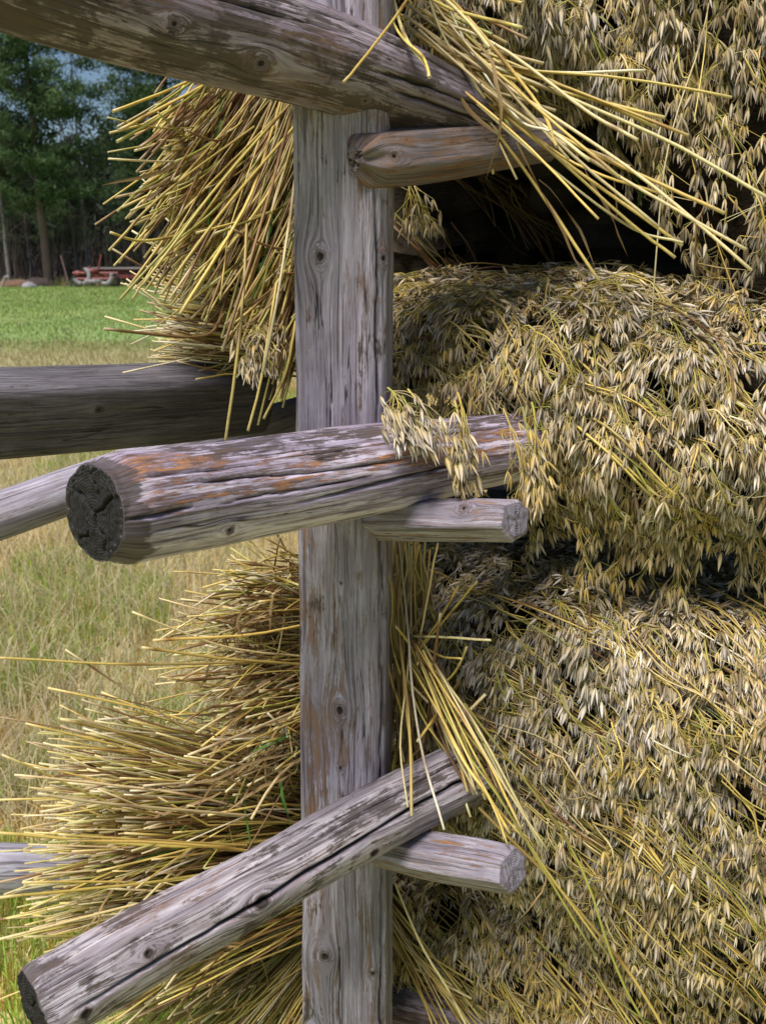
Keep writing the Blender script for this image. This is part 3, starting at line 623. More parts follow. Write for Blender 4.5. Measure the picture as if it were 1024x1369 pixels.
# ---- straw ends that poke out over the top peg (explicit, as seen)
s = sheaf(560, 40, 1.1, 'loose bundle of yellow straw, cut ends poking right over the top peg')
E = [
 [(540, 20, 1.12), (700, 130, 1.08), (860, 240, 1.04), (1003, 361, 1.0)], [(560, 40, 1.11), (690, 150, 1.07), (850, 250, 1.04), (998, 336, 1.0)],
 [(545, 60, 1.12), (700, 190, 1.06), (800, 292, 1.02)], [(600, 95, 1.14), (700, 225, 1.12), (802, 378, 1.08)], [(560, 10, 1.12), (620, 60, 1.1), (720, 150, 1.05), (824, 240, 1.0)],
 [(560, 50, 1.13), (740, 120, 1.08), (900, 190, 1.04), (1035, 268, 1.0)], [(555, 45, 1.12), (720, 165, 1.08), (850, 232, 1.05), (967, 286, 1.02)],
 [(560, 55, 1.14), (700, 90, 1.1), (830, 100, 1.06), (980, 125, 1.02)], [(600, 75, 1.13), (720, 95, 1.1), (860, 92, 1.08)],
 [(590, 70, 1.13), (720, 105, 1.1), (920, 184, 1.05)], [(590, 80, 1.12), (740, 120, 1.1), (892, 158, 1.06)], [(610, 105, 1.13), (740, 205, 1.1), (910, 327, 1.05)],
 [(580, 90, 1.12), (720, 210, 1.08), (840, 300, 1.05), (912, 322, 1.03)], [(620, 110, 1.13), (740, 180, 1.09), (842, 222, 1.06)],
 [(640, 120, 1.12), (760, 215, 1.08), (882, 262, 1.05)], [(530, -30, 1.1), (600, 10, 1.06), (697, 36, 1.0)], [(540, -60, 1.1), (640, -10, 1.05), (698, 6, 1.0)],
 [(548, -40, 1.1), (610, 10, 1.05), (655, 62, 1.0)], [(560, -20, 1.06), (512, 48, .985), (459, 110, .945)], [(500, -20, 1.06), (535, 45, 1.03), (565, 75, 1.0), (576, 103, .98)],
 [(520, -20, 1.06), (540, 50, 1.03), (568, 90, 1.0), (572, 105, .98)],
 [(540, 30, 1.13), (640, 110, 1.1), (730, 170, 1.07), (790, 215, 1.04)], [(560, 20, 1.13), (660, 60, 1.1), (780, 150, 1.06), (850, 190, 1.03)], [(545, 5, 1.12), (650, 90, 1.09), (760, 200, 1.05), (880, 300, 1.02)],
 [(580, 60, 1.14), (700, 170, 1.1), (830, 290, 1.05), (900, 345, 1.03)], [(600, 50, 1.14), (740, 110, 1.1), (880, 172, 1.07)],
 [(575, -30, 1.14), (640, 40, 1.1), (720, 140, 1.08), (745, 195, 1.05)], [(520, -80, 1.12), (600, 30, 1.1), (690, 130, 1.07), (760, 212, 1.05)],
 [(505, -60, 1.12), (512, 10, 1.1), (516, 60, 1.14)], [(560, -60, 1.12), (590, 40, 1.1), (650, 130, 1.09)], [(575, -40, 1.12), (625, 60, 1.12), (690, 155, 1.08), (735, 175, 1.04)],
]
tb = explicit(E, (.0013, .0020)); emit_many('stalk', *tb, MAT_STRAW, s, 100)
tb = explicit([[(955, -40, 1.2), (935, 60, 1.14), (890, 210, 1.12), (870, 435, 1.12)], [(948, -60, 1.2), (943, 60, 1.15), (928, 165, 1.13)], [(950, 300, 1.2), (985, 400, 1.1), (1030, 500, 1.08)]], (.0007, .0010)); emit_many('stalk', *tb, MAT_STRAW, s, 100)
tb, od, _ = fan(70, [(520, -60), (560, 0), (600, 60)], [(640, 60), (700, 120), (760, 170), (700, 210)], 1.17, 1.12, .0, .06, (.0013, .002), jit=20, lenj=.3); emit_many('stalk', *tb, MAT_STRAW, s, 60, order=od)
q = np.array([[690, 190, 1.06], [600, 100, 1.08], [760, 180, 1.1], [640, 60, 1.07], [560, 30, 1.05], [720, 240, 1.12], [600, 30, 1.08]]); leaves(s, P(q[:, 0], q[:, 1], q[:, 2]), np.tile([.5, 0, -.8], (7, 1)), length=(.10, .2), curl=1.2)
CB = explicit([[(560, 130, 1.14), (640, 170, 1.05), (650, 60, 1.06)]], (.001, .001))

# ---- upper left fan of butts (same tier, lying under the top rail)
s = sheaf(330, 200, 1.4, 'sheaf left of the post below the top rail, yellow butts fanning down left')
tb, od, PT1 = fan(520, [(300, 70), (350, 85), (400, 110), (440, 180), (440, 260)], [(165, 165), (185, 235), (172, 300), (185, 355), (235, 415), (285, 455), (330, 490), (370, 520), (400, 480)], (1.34, 1.30), (1.22, 1.27), .03, .16, (.0010, .0018), jit=34, lenj=.17, wts=(.46, .10, .17, .25, .02))
emit_many('stalk', *tb, MAT_STRAW, s, 100, order=od)
ex = explicit([[(330, 60, 1.34), (250, 110, 1.28), (151, 149, 1.2)], [(330, 80, 1.34), (260, 120, 1.27), (158, 172, 1.2)], [(300, 90, 1.3), (240, 140, 1.25), (158, 188, 1.2)], [(250, 95, 1.25), (222, 98, 1.25), (205, 93, 1.24)],
  [(300, 300, 1.3), (200, 320, 1.24), (148, 308, 1.2)], [(340, 170, 1.3), (230, 250, 1.2), (146, 334, 1.17)], [(330, 200, 1.3), (240, 310, 1.2), (160, 400, 1.17)],
  [(370, 380, 1.2), (350, 500, 1.15), (330, 578, 1.12)], [(395, 430, 1.22), (380, 500, 1.17), (352, 560, 1.13)], [(330, 300, 1.2), (320, 440, 1.16), (300, 590, 1.12)],
  [(300, 420, 1.26), (270, 450, 1.22), (140, 440, 1.14)], [(380, 120, 1.3), (330, 270, 1.2), (240, 420, 1.15)], [(390, 150, 1.28), (345, 320, 1.18), (300, 470, 1.14)], [(400, 200, 1.26), (380, 350, 1.18), (350, 500, 1.14)],
  [(400, 160, 1.28), (300, 280, 1.18), (215, 395, 1.14)], [(395, 130, 1.28), (290, 250, 1.18), (190, 380, 1.14)]], (.0015, .0021))
emit_many('stalk', *ex, MAT_STRAW, s, 0)
q = rng.integers(0, len(PT1), 95); leaves(s, PT1[q, 6] - np.array([0, .02, 0]), np.tile([-.3, 0, -1.], (95, 1)), green=.10, curl=1.3)
SL = Surf(grid([255, 300, 350, 400, 450], [([100, 85, 70, 70, 70], 1.5), ([180, 170, 160, 150, 150], 1.42), ([290, 270, 260, 260, 260], 1.42), ([350, 370, 380, 380, 380], 1.44), ([390, 420, 440, 450, 450], 1.5)]), lump=.01)
SL.core(s, .03, .35)
SLh = Surf(grid([300, 340, 380, 410], [([440] * 4, 1.32), ([470] * 4, 1.27), ([500, 510, 520, 520], 1.25), ([530, 540, 545, 540], 1.25)]), lump=.005)
panicle_set(SLh, s, 2, (0.1, .8), (-.1, .6), lambda u, v: 95 + 0 * u, 5, length=(.05, .09), yel=(.3, .7), h=(0, .02))

# ---- middle tier: pale butts at left, heads draped over the blunt rail
cx = [470, 540, 610, 680, 750, 830, 910]
SM = Surf(grid(cx, [
    ([385, 380, 375, 372, 372, 375, 378], [1.75, 1.75, 1.78, 1.8, 1.8, 1.8, 1.8]),
    ([412, 404, 395, 390, 390, 394, 400], [1.50, 1.52, 1.55, 1.55, 1.52, 1.50, 1.5]),
    ([440, 428, 416, 410, 412, 420, 430], [1.38, 1.36, 1.36, 1.36, 1.34, 1.32, 1.31]),
    ([480, 470, 450, 445, 450, 460, 470], [1.33, 1.30, 1.27, 1.25, 1.22, 1.20, 1.19]),
    ([520, 520, 520, 530, 545, 550, 555], [1.33, 1.30, 1.27, 1.24, 1.18, 1.16, 1.15]),
    ([540, 543, 548, 562, 605, 632, 640], [1.34, 1.33, 1.32, 1.30, 1.22, 1.17, 1.16]),
    ([552, 555, 562, 580, 645, 692, 705], [1.42, 1.40, 1.38, 1.36, 1.27, 1.22, 1.21])]), seed=51)
s = sheaf(600, 450, 1.3, 'middle sheaf, pale butts left of the post, oat heads drooping over the blunt rail')
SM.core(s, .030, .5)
panicle_set(SM, s, 260, (-.02, .95), (0.08, .95), lambda u, v: 12 + 60 * v, 42, length=(.11, .18), yel=(.35, .85), h=(0, .035))
panicle_set(SM, s, 50, (-.08, .4), (0.12, .5), lambda u, v: 5 + 50 * v, 25, length=(.11, .18), yel=(.35, .8), h=(0, .03), limit=0)
uu, vv_ = rng.uniform(0, .9, 26), rng.uniform(.1, .9, 26); lp, ln_ = SM.at(uu, vv_); leaves(s, lp + ln_ * .022, np.tile([.5, 0, -.9], (26, 1)), green=.12, length=(.05, .13), width=(.0015, .0035))
tb, hh = surf_stalks(SM, 150, (-.1, .7), (.1, .6), lambda u, v: 4 + 35 * v, 30, length=(.15, .35), h=(.005, .035), r=(.001, .0018)); emit_many('stalk', *tb, MAT_STRAW, s, 60, order=np.argsort(-hh))
# heads hanging in front of and over the rail
SF = Surf(grid([505, 560, 620, 680, 730], [([515, 512, 512, 520, 540], [1.05, 1.07, 1.10, 1.13, 1.15]), ([550, 552, 558, 565, 580], [1.03, 1.05, 1.075, 1.10, 1.12]), ([585, 590, 605, 620, 640], [1.015, 1.035, 1.06, 1.09, 1.11]), ([610, 630, 655, 672, 690], [1.015, 1.03, 1.06, 1.09, 1.11])]), lump=.004)
panicle_set(SF, s, 4, (.02, .34), (.0, .2), lambda u, v: 58 + 0 * u, 30, length=(.05, .08), yel=(.2, .55), h=(0, .008), limit=10, grav=.95)
panicle_set(SF, s, 5, (.42, .98), (-.1, .25), lambda u, v: 70 + 0 * u, 20, length=(.08, .13), yel=(.3, .8), h=(0, .012), limit=15)
tb, od, PT2 = fan(380, [(440, 405), (440, 440), (440, 475), (440, 490)], [(195, 335), (190, 370), (188, 410), (190, 445), (195, 478)], 1.52, 1.42, .0, .14, (.0009, .0016), jit=16, lenj=.13, wts=(.25, .3, .05, .2, .3))
emit_many('stalk', *tb, MAT_STRAW, s, 40, order=od)
SLm = Surf(grid([240, 300, 380, 460], [([325, 340, 370, 390], 1.64), ([380, 380, 400, 420], 1.6), ([440] * 4, 1.6), ([488] * 4, 1.64)]), lump=.01); SLm.core(s, .02, .3)
q = rng.integers(0, len(PT2), 8); leaves(s, PT2[q, 7], np.tile([-.8, 0, -.5], (8, 1)))

cx = [760, 840, 920, 1000, 1080, 1160, 1260]
SM2 = Surf(grid(cx, [
    ([372, 376, 380, 385, 390, 392, 395], 1.8), ([390, 396, 404, 412, 416, 420, 424], 1.50), ([412, 424, 436, 440, 450, 455, 460], [1.35, 1.31, 1.28, 1.25, 1.23, 1.22, 1.22]),
    ([460, 470, 485, 500, 505, 510, 515], [1.24, 1.19, 1.17, 1.15, 1.14, 1.13, 1.13]), ([550, 560, 570, 585, 590, 590, 590], [1.2, 1.16, 1.14, 1.12, 1.11, 1.1, 1.1]),
    ([612, 628, 638, 650, 660, 665, 665], [1.20, 1.15, 1.14, 1.12, 1.11, 1.1, 1.1]), ([655, 682, 696, 712, 724, 730, 735], [1.28, 1.23, 1.21, 1.2, 1.19, 1.18, 1.18])]), seed=55)
s = sheaf(980, 500, 1.25, 'middle sheaf at the right edge, pale heads flowing down right from a rounded shoulder')
SM2.core(s, .030, .6)
panicle_set(SM2, s, 250, (-.12, .95), (0.1, .93), lambda u, v: 30 + 38 * v, 30, length=(.12, .19), yel=(.2, .75), h=(0, .03))
tb, hh = surf_stalks(SM2, 70, (-.1, .8), (.15, .8), lambda u, v: 30 + 25 * v, 20, length=(.15, .35), h=(.01, .035)); emit_many('stalk', *tb, MAT_STRAW, s, 60, order=np.argsort(-hh))

# ---- lower tier
cx = [480, 550, 620, 690, 770, 850, 930]
SW = Surf(grid(cx, [
    ([700, 695, 692, 690, 670, 655, 650], [1.95, 1.95, 1.95, 1.98, 2.1, 2.2, 2.25]), ([752, 748, 744, 742, 742, 746, 750], [1.68] * 7), ([800, 792, 782, 776, 776, 780, 788], [1.52, 1.50, 1.48, 1.46, 1.46, 1.45, 1.45]),
    ([880, 870, 850, 835, 835, 840, 850], [1.42, 1.38, 1.34, 1.30, 1.27, 1.26, 1.25]), ([960, 950, 940, 940, 940, 945, 950], [1.44, 1.41, 1.35, 1.29, 1.24, 1.22, 1.21]),
    ([1020, 1020, 1030, 1040, 1050, 1055, 1060], [1.46, 1.43, 1.36, 1.30, 1.26, 1.24, 1.23]), ([1060, 1070, 1090, 1110, 1140, 1160, 1170], [1.49, 1.46, 1.39, 1.33, 1.29, 1.28, 1.27]), ([1080, 1090, 1130, 1170, 1220, 1250, 1265], [1.56, 1.54, 1.48, 1.42, 1.37, 1.35, 1.34])]), seed=61)
s = sheaf(640, 900, 1.4, 'big lower sheaf of whitish heads right of the post between middle and lower pegs')
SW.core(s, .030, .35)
panicle_set(SW, s, 380, (.10, .95), (0.08, .93), lambda u, v: 22 + 45 * v, 38, length=(.11, .18), yel=(0.05, .6), h=(0, .035))
uu, vv_ = rng.uniform(0, .9, 26), rng.uniform(.1, .9, 26); lp, ln_ = SW.at(uu, vv_); leaves(s, lp + ln_ * .022, np.tile([.5, 0, -.9], (26, 1)), green=.12, length=(.05, .13), width=(.0015, .0035))
tb, hh = surf_stalks(SW, 230, (0, .75), (.25, .85), lambda u, v: 32 + 10 * v, 12, length=(.15, .4), h=(.012, .042), r=(.0007, .0014)); emit_many('stalk', *tb, MAT_STRAW, s, 50, order=np.argsort(-hh))
tb, od, PT3 = fan(460, [(450, 770), (450, 840), (450, 920), (450, 980)], [(285, 765), (262, 800), (240, 845), (225, 885), (238, 925), (262, 960), (285, 1010), (340, 1060)], 1.42, (1.34, 1.28), -.012, .15, (.0008, .0016), jit=44, lenj=.26, wts=(.32, .2, .14, .27, .1))
emit_many('stalk', *tb, MAT_STRAW, s, 50, order=od)
ex = explicit([[(440, 880, 1.4), (200, 888, 1.3), (-20, 879, 1.22)], [(430, 880, 1.4), (300, 865, 1.3), (176, 818, 1.22)], [(430, 890, 1.4), (300, 880, 1.32), (190, 865, 1.26)], [(420, 940, 1.36), (340, 975, 1.27), (252, 1010, 1.2)],
  [(430, 950, 1.36), (340, 990, 1.25), (250, 1048, 1.18)], [(420, 1000, 1.36), (370, 1040, 1.28), (335, 1095, 1.24)], [(430, 830, 1.38), (330, 850, 1.3), (205, 858, 1.24)]], (.0014, .0020))
emit_many('stalk', *ex, MAT_STRAW, s, 0)
SLw = Surf(grid([325, 350, 390, 460], [([825, 815, 810, 810], 1.56), ([870] * 4, 1.5), ([930] * 4, 1.5), ([1000] * 4, 1.56)]), lump=.005); SLw.core(s, .02, .10)
q = rng.integers(0, len(PT3), 95); leaves(s, PT3[q, 7] - np.array([0, .03, 0]), np.tile([-.8, 0, -.4], (95, 1)), green=.1, curl=2.0)
CLT = P(np.array([370., 390, 345]), np.array([885., 905, 930]), 1.3)

cx = [800, 870, 940, 1010, 1080, 1160, 1260]
SW2 = Surf(grid(cx, [
    ([640, 640, 640, 640, 640, 645, 650], 2.3), ([742, 748, 758, 768, 773, 778, 783], 1.62), ([778, 788, 800, 810, 815, 820, 828], [1.46, 1.44, 1.41, 1.38, 1.37, 1.36, 1.35]),
    ([840, 845, 860, 870, 875, 880, 890], [1.28, 1.25, 1.22, 1.2, 1.18, 1.17, 1.17]), ([960, 970, 980, 990, 1000, 1000, 1000], [1.24, 1.21, 1.18, 1.16, 1.15, 1.14, 1.14]),
    ([1080, 1095, 1110, 1125, 1130, 1130, 1130], [1.26, 1.23, 1.2, 1.18, 1.17, 1.16, 1.16]), ([1180, 1220, 1250, 1270, 1280, 1280, 1280], [1.30, 1.28, 1.25, 1.23, 1.22, 1.21, 1.21]), ([1240, 1330, 1400, 1440, 1460, 1470, 1480], [1.42, 1.38, 1.34, 1.31, 1.3, 1.29, 1.29])]), seed=66)
s = sheaf(980, 1000, 1.3, 'long lower sheaf at the right edge whose heads reach down to the bottom corner')
SW2.core(s, .030, .4)
panicle_set(SW2, s, 440, (-.10, .95), (0.1, .95), lambda u, v: 38 + 25 * v, 26, length=(.12, .2), yel=(.25, .8), h=(0, .03))
uu, vv_ = rng.uniform(0, .9, 26), rng.uniform(.1, .9, 26); lp, ln_ = SW2.at(uu, vv_); leaves(s, lp + ln_ * .022, np.tile([.5, 0, -.9], (26, 1)), green=.12, length=(.05, .13), width=(.0015, .0035))
tb, hh = surf_stalks(SW2, 260, (-.1, .8), (.15, .85), lambda u, v: 34 + 14 * v, 10, length=(.2, .4), h=(.012, .040), r=(.0007, .0013)); emit_many('stalk', *tb, MAT_STRAW, s, 80, order=np.argsort(-hh))

# ---- lowest tier: butts spreading far to the left, heads at the bottom right
cx = [480, 560, 640, 720, 800, 880, 980]
SB = Surf(grid(cx, [
    ([1120, 1110, 1120, 1140, 1160, 1190, 1230], 1.75), ([1160, 1150, 1165, 1190, 1220, 1260, 1300], 1.60), ([1210, 1200, 1215, 1240, 1270, 1310, 1350], [1.54, 1.5, 1.48, 1.45, 1.42, 1.4, 1.38]),
    ([1270, 1260, 1275, 1300, 1330, 1370, 1400], [1.54, 1.5, 1.46, 1.42, 1.4, 1.37, 1.35]), ([1320, 1320, 1340, 1370, 1400, 1440, 1480], [1.56, 1.52, 1.47, 1.43, 1.41, 1.38, 1.36]), ([1350, 1360, 1400, 1440, 1480, 1520, 1560], [1.64, 1.6, 1.53, 1.48, 1.46, 1.44, 1.42])]), seed=71)
s = sheaf(640, 1280, 1.5, 'lowest sheaf, butts spread far left behind the split rail, yellowish heads at the bottom')
SB.core(s, .030, .35)
panicle_set(SB, s, 150, (.02, .95), (0.15, .85), lambda u, v: 40 + 25 * v, 30, length=(.11, .18), yel=(.35, .85), h=(0, .03))
tb, hh = surf_stalks(SB, 190, (-.05, .7), (.02, .8), lambda u, v: 36 + 8 * v, 8, length=(.2, .45), h=(.0, .035), r=(.001, .0022), wts=(.55, .15, .15, .13, .02)); emit_many('stalk', *tb, MAT_STRAW, s, 50, order=np.argsort(-hh))
tb, od, PT4 = fan(960, [(450, 1040), (450, 1090), (450, 1140), (450, 1200)], [(90, 975), (45, 1005), (40, 1060), (35, 1110), (35, 1150), (25, 1190), (20, 1225), (35, 1280), (110, 1320), (170, 1330)], 1.46, (1.26, 1.30), -.01, .17, (.0008, .0016), jit=46, lenj=.20, wts=(.38, .18, .14, .26, .08))
emit_many('stalk', *tb, MAT_STRAW, s, 50, order=od)
ex = explicit([[(400, 1090, 1.4), (200, 1010, 1.3), (35, 967, 1.22)], [(380, 1060, 1.4), (240, 1000, 1.28), (80, 960, 1.2)], [(400, 1100, 1.4), (240, 1060, 1.3), (20, 1035, 1.2)], [(400, 1100, 1.4), (200, 1090, 1.3), (4, 1010, 1.2)],
  [(400, 1120, 1.4), (250, 1130, 1.28), (-20, 1110, 1.15)], [(400, 1150, 1.4), (200, 1180, 1.26), (0, 1200, 1.16)], [(400, 1160, 1.4), (220, 1200, 1.26), (0, 1255, 1.16)], [(380, 1170, 1.4), (220, 1230, 1.26), (60, 1287, 1.16)], [(330, 1090, 1.3), (160, 1075, 1.2), (50, 1060, 1.15)], [(330, 1130, 1.3), (200, 1125, 1.2), (80, 1118, 1.14)], [(430, 1150, 1.35), (260, 1128, 1.22), (90, 1120, 1.15)]], (.0014, .0020))
emit_many('stalk', *ex, MAT_STRAW, s, 0)
SLb = Surf(grid([170, 230, 330, 460], [([1080, 1080, 1090, 1100], 1.56), ([1120] * 4, 1.53), ([1170] * 4, 1.53), ([1220] * 4, 1.58)]), lump=.005); SLb.core(s, .02, .10)
q = rng.integers(0, len(PT4), 90); leaves(s, PT4[q, 7] - np.array([0, .03, 0]), np.tile([-.8, 0, -.4], (90, 1)), green=.15, curl=2.0)

# ---- bottom butts
s = sheaf(430, 1250, 1.5, 'bottom sheaf left of the post foot, straws fanning down under the split rail')
tb, od, PT5 = fan(420, [(440, 1200), (450, 1240), (450, 1290)], [(60, 1330), (110, 1400), (190, 1450), (240, 1480), (300, 1520), (360, 1530), (410, 1500)], 1.52, 1.45, .0, .12, (.0009, .0017), jit=18, lenj=.15, wts=(.5, .2, .2, .1, .05))
emit_many('stalk', *tb, MAT_STRAW, s, 60, order=od)
tb, od, _ = fan(60, [(470, 1150), (500, 1200), (510, 1260)], [(620, 1420), (680, 1400), (640, 1480)], 1.45, 1.42, .0, .06, (.0009, .0017), jit=16, lenj=.15, wts=(.7, .15, .1, .05, .0)); emit_many('stalk', *tb, MAT_STRAW, s, 30, order=od)

# ---- wisp of bent stalks beside the post
s = sheaf(560, 860, 1.2, 'bent wisp of golden stalks twisted beside the post, pointing down over the lower peg')
E = [[(540, 720, 1.26), (530, 820, 1.24), (545, 960, 1.2), (549, 1092, 1.14)], [(533, 722, 1.25), (545, 840, 1.22), (560, 980, 1.18), (595, 1110, 1.12)], [(550, 730, 1.27), (548, 860, 1.24), (535, 990, 1.2), (545, 1080, 1.15)],
 [(515, 735, 1.2), (524, 800, 1.22), (522, 850, 1.24), (535, 900, 1.26)], [(513, 857, 1.2), (522, 905, 1.24), (540, 960, 1.28)], [(560, 730, 1.3), (545, 800, 1.26), (540, 900, 1.24), (553, 1020, 1.2)],
 [(560, 870, 1.24), (600, 820, 1.2), (638, 775, 1.16)], [(558, 872, 1.24), (590, 825, 1.2), (614, 782, 1.16)], [(556, 880, 1.25), (570, 800, 1.22), (583, 726, 1.18)], [(550, 850, 1.25), (590, 852, 1.2), (656, 856, 1.14)], [(560, 860, 1.26), (590, 878, 1.22), (620, 882, 1.18)],
 [(555, 860, 1.24), (600, 930, 1.18), (650, 1010, 1.14), (697, 1106, 1.12)], [(560, 850, 1.24), (610, 940, 1.17), (668, 1040, 1.13), (732, 1136, 1.12)], [(556, 870, 1.23), (620, 1000, 1.16), (676, 1080, 1.14), (795, 1278, 1.16)],
 [(560, 880, 1.23), (610, 1000, 1.16), (650, 1060, 1.13), (680, 1115, 1.12)], [(570, 880, 1.23), (630, 960, 1.17), (690, 1070, 1.14), (720, 1130, 1.13)], [(565, 870, 1.22), (640, 1020, 1.16), (720, 1150, 1.15), (810, 1275, 1.18)],
 [(575, 900, 1.22), (625, 1010, 1.15), (660, 1080, 1.12), (678, 1128, 1.11)], [(550, 890, 1.24), (590, 960, 1.18), (640, 1050, 1.14), (700, 1120, 1.13)], [(620, 940, 1.2), (760, 1130, 1.18), (820, 1290, 1.2), (860, 1369, 1.22)],
 [(545, 760, 1.3), (530, 850, 1.28), (560, 950, 1.26), (600, 1010, 1.24)], [(530, 740, 1.28), (540, 860, 1.3), (530, 960, 1.3), (550, 1060, 1.28)], [(640, 1080, 1.22), (740, 1180, 1.2), (840, 1300, 1.22), (900, 1400, 1.24)],
 [(528, 1180, 1.3), (560, 1260, 1.3), (600, 1330, 1.3), (625, 1380, 1.3)]]
emit_many('stalk', *explicit(E, (.0012, .0019)), MAT_STRAW, s, 100)
tb, od, PT6 = fan(75, [(528, 730), (545, 725), (560, 730)], [(530, 1040), (560, 1050), (590, 1000)], 1.34, 1.32, .0, .08, (.0012, .002), jit=14, lenj=.25, wts=(.5, .1, .1, .3, 0)); emit_many('stalk', *tb, MAT_STRAW, s, 60, order=od)
tb, od, _ = fan(50, [(550, 850), (560, 880), (570, 900)], [(690, 1080), (660, 1110), (640, 1090)], 1.26, 1.2, .0, .05, (.0012, .002), jit=16, lenj=.35, wts=(.5, .1, .1, .3, 0)); emit_many('stalk', *tb, MAT_STRAW, s, 50, order=od)
q = rng.uniform(0, 1, (22, 3)); leaves(s, P(530 + 60 * q[:, 0], 760 + 230 * q[:, 1], 1.26 + .04 * q[:, 2]), np.tile([.2, 0, -.6], (22, 1)), curl=2.2, length=(.06, .14))

# ---- dim sheaf put in behind the hollow; brown stalks paint its shade
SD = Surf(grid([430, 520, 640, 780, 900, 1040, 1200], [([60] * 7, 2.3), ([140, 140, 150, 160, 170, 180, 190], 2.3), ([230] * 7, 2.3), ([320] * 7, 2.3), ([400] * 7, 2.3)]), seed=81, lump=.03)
s = sheaf(680, 260, 1.8, 'dim sheaf deep in the dark hollow below the upper peg, shade browned into its stalks')
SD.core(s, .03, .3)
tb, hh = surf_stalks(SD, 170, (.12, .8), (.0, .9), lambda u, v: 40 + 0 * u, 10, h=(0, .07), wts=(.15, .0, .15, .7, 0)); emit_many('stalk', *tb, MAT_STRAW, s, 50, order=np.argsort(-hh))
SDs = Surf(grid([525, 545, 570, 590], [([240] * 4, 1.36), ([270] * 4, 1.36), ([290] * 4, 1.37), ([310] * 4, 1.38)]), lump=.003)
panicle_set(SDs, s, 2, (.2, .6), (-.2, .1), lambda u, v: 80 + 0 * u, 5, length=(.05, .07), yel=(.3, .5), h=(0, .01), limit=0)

# ------------------------------------------------------------------ ground and grass
def ground_mat():
    m = M('ground'); g = m.n('ShaderNodeNewGeometry').outputs['Position']; x, y, z = m.sep(g)
    n1 = m.noise(g, 1.3, 5, .65); n2 = m.noise(g, 9, 4, .7); n3 = m.noise(m.comb(m.math('MULTIPLY', x, .35), m.math('MULTIPLY', y, .12), 3), 1, 4, .6)
    dry = m.mix(m.ramp(n2, .35, .7), (.36, .26, .10), (.62, .49, .22))
    near = m.mix(m.ramp(n1, .42, .62), (.20, .28, .07), dry)
    pale = m.mix(m.ramp(n2, .3, .7), (.30, .27, .12), (.42, .37, .20))
    green = m.mix(m.ramp(n3, .35, .68), (.19, .28, .085), (.28, .345, .12)); green = m.mix(m.math('MULTIPLY', m.ramp(n2, .45, .7), .35), green, (.12, .20, .05))
    yw = m.math('ADD', y, m.math('MULTIPLY', m.math('SUBTRACT', n3, .5), 3.0))
    c = m.mix(m.ramp(yw, 9, 13), near, pale); c = m.mix(m.ramp(yw, 16.0, 19.5), c, green)
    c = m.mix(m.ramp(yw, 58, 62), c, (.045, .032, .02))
    m.l(c, m.b.inputs['Base Color']); m.b.inputs['Roughness'].default_value = .95
    m.l(m.bump(n2, .8, .04), m.b.inputs['Normal']); return m.m
xs = np.concatenate([[-1500, -400, -120], np.linspace(-60, 60, 160), [120, 400, 1500]]); ys = np.concatenate([[-1500, -300, -60], np.linspace(-20, 110, 170), [200, 500, 2500]])
X, Y = np.meshgrid(xs, ys); Z = .02 * vn(X * 1.1, Y * 1.1, 3) + .05 * vn(X * .15, Y * .15, 4); Z *= (np.abs(X) < 70) & (Y < 115)
V = np.stack([X, Y, Z - .03], -1).reshape(-1, 3); r = len(xs); i = np.arange(len(ys) - 1)[:, None] * r; j = np.arange(r - 1)[None]
o = mesh_obj('ground', V, np.stack([i + j, i + j + 1, i + r + j + 1, i + r + j], -1).reshape(-1, 4), ground_mat()); o['kind'] = 'structure'
def blades(name, n, reg, hgt, wid, colfn, lean=.35, clump=0, label=None):
    """reg: function n -> x, y"""
    x, y = reg(n); z0 = .02 * vn(x * 1.1, y * 1.1, 3) + .05 * vn(x * .15, y * .15, 4) - .035
    h = rng.uniform(*hgt, n) * (1 + .3 * vn(x * 3, y * 3, 8)); wd = rng.uniform(*wid, n) * (.6 + y / 12)
    a = rng.uniform(0, 2 * pi, n); ln = np.abs(rng.normal(0, lean, n)); b = a + rng.normal(0, .8, n)
    D = np.stack([np.cos(a) * ln, np.sin(a) * ln, np.ones(n)], -1); D = norm(D) * h[:, None]; S_ = np.stack([-np.sin(b), np.cos(b), 0 * b], -1) * wd[:, None] / 2
    B0 = np.stack([x, y, z0], -1); mid = B0 + D * .55 + np.array([0, 0, 1.]) * (h * .05)[:, None]; tip = B0 + D - np.array([0, 0, 1.]) * (h * ln * .25)[:, None]
    V = np.stack([B0 - S_, B0 + S_, mid - S_ * .8, mid + S_ * .8, tip - S_ * .35, tip + S_ * .35], 1)
    F = np.array([[0, 1, 3, 2], [2, 3, 5, 4]]); F = (F[None] + (np.arange(n) * 6)[:, None, None]).reshape(-1, 4)
    c = colfn(x, y, n); C = np.repeat(c[:, None], 6, 1)
    o = mesh_obj(name, V.reshape(-1, 3), F, MAT_GRASS, None, colors=C.reshape(-1, 3), kind='stuff')
    return o
def reg_wedge(y0, y1, k0, k1, p=1.0):
    def f(n):
        u = rng.uniform(0, 1, n) ** p; y = y0 + (y1 - y0) * u; x = y * rng.uniform(k0, k1, n); return x, y
    return f
def dryc(x, y, n):
    g = vn(x * 1.2, y * 1.2, 21) + .7 * rng.normal(size=n); a = np.stack([np.array([.86, .62, .20]), np.array([.70, .44, .11]), np.array([.90, .78, .44])])[rng.integers(0, 3, n)]
    return a * rng.uniform(.7, 1.15, (n, 1)) * (1 - .12 * (g > .6))[:, None]
def grnc(x, y, n): return np.where(y > 15, 1.0, 0)[:, None] * np.array([-.05, -.10, .03]) + np.array([.30, .43, .075]) * rng.uniform(.6, 1.5, (n, 1)) * rng.uniform(.85, 1.15, (n, 3)) + np.array([.05, .03, 0]) * rng.uniform(0, 1, (n, 1))
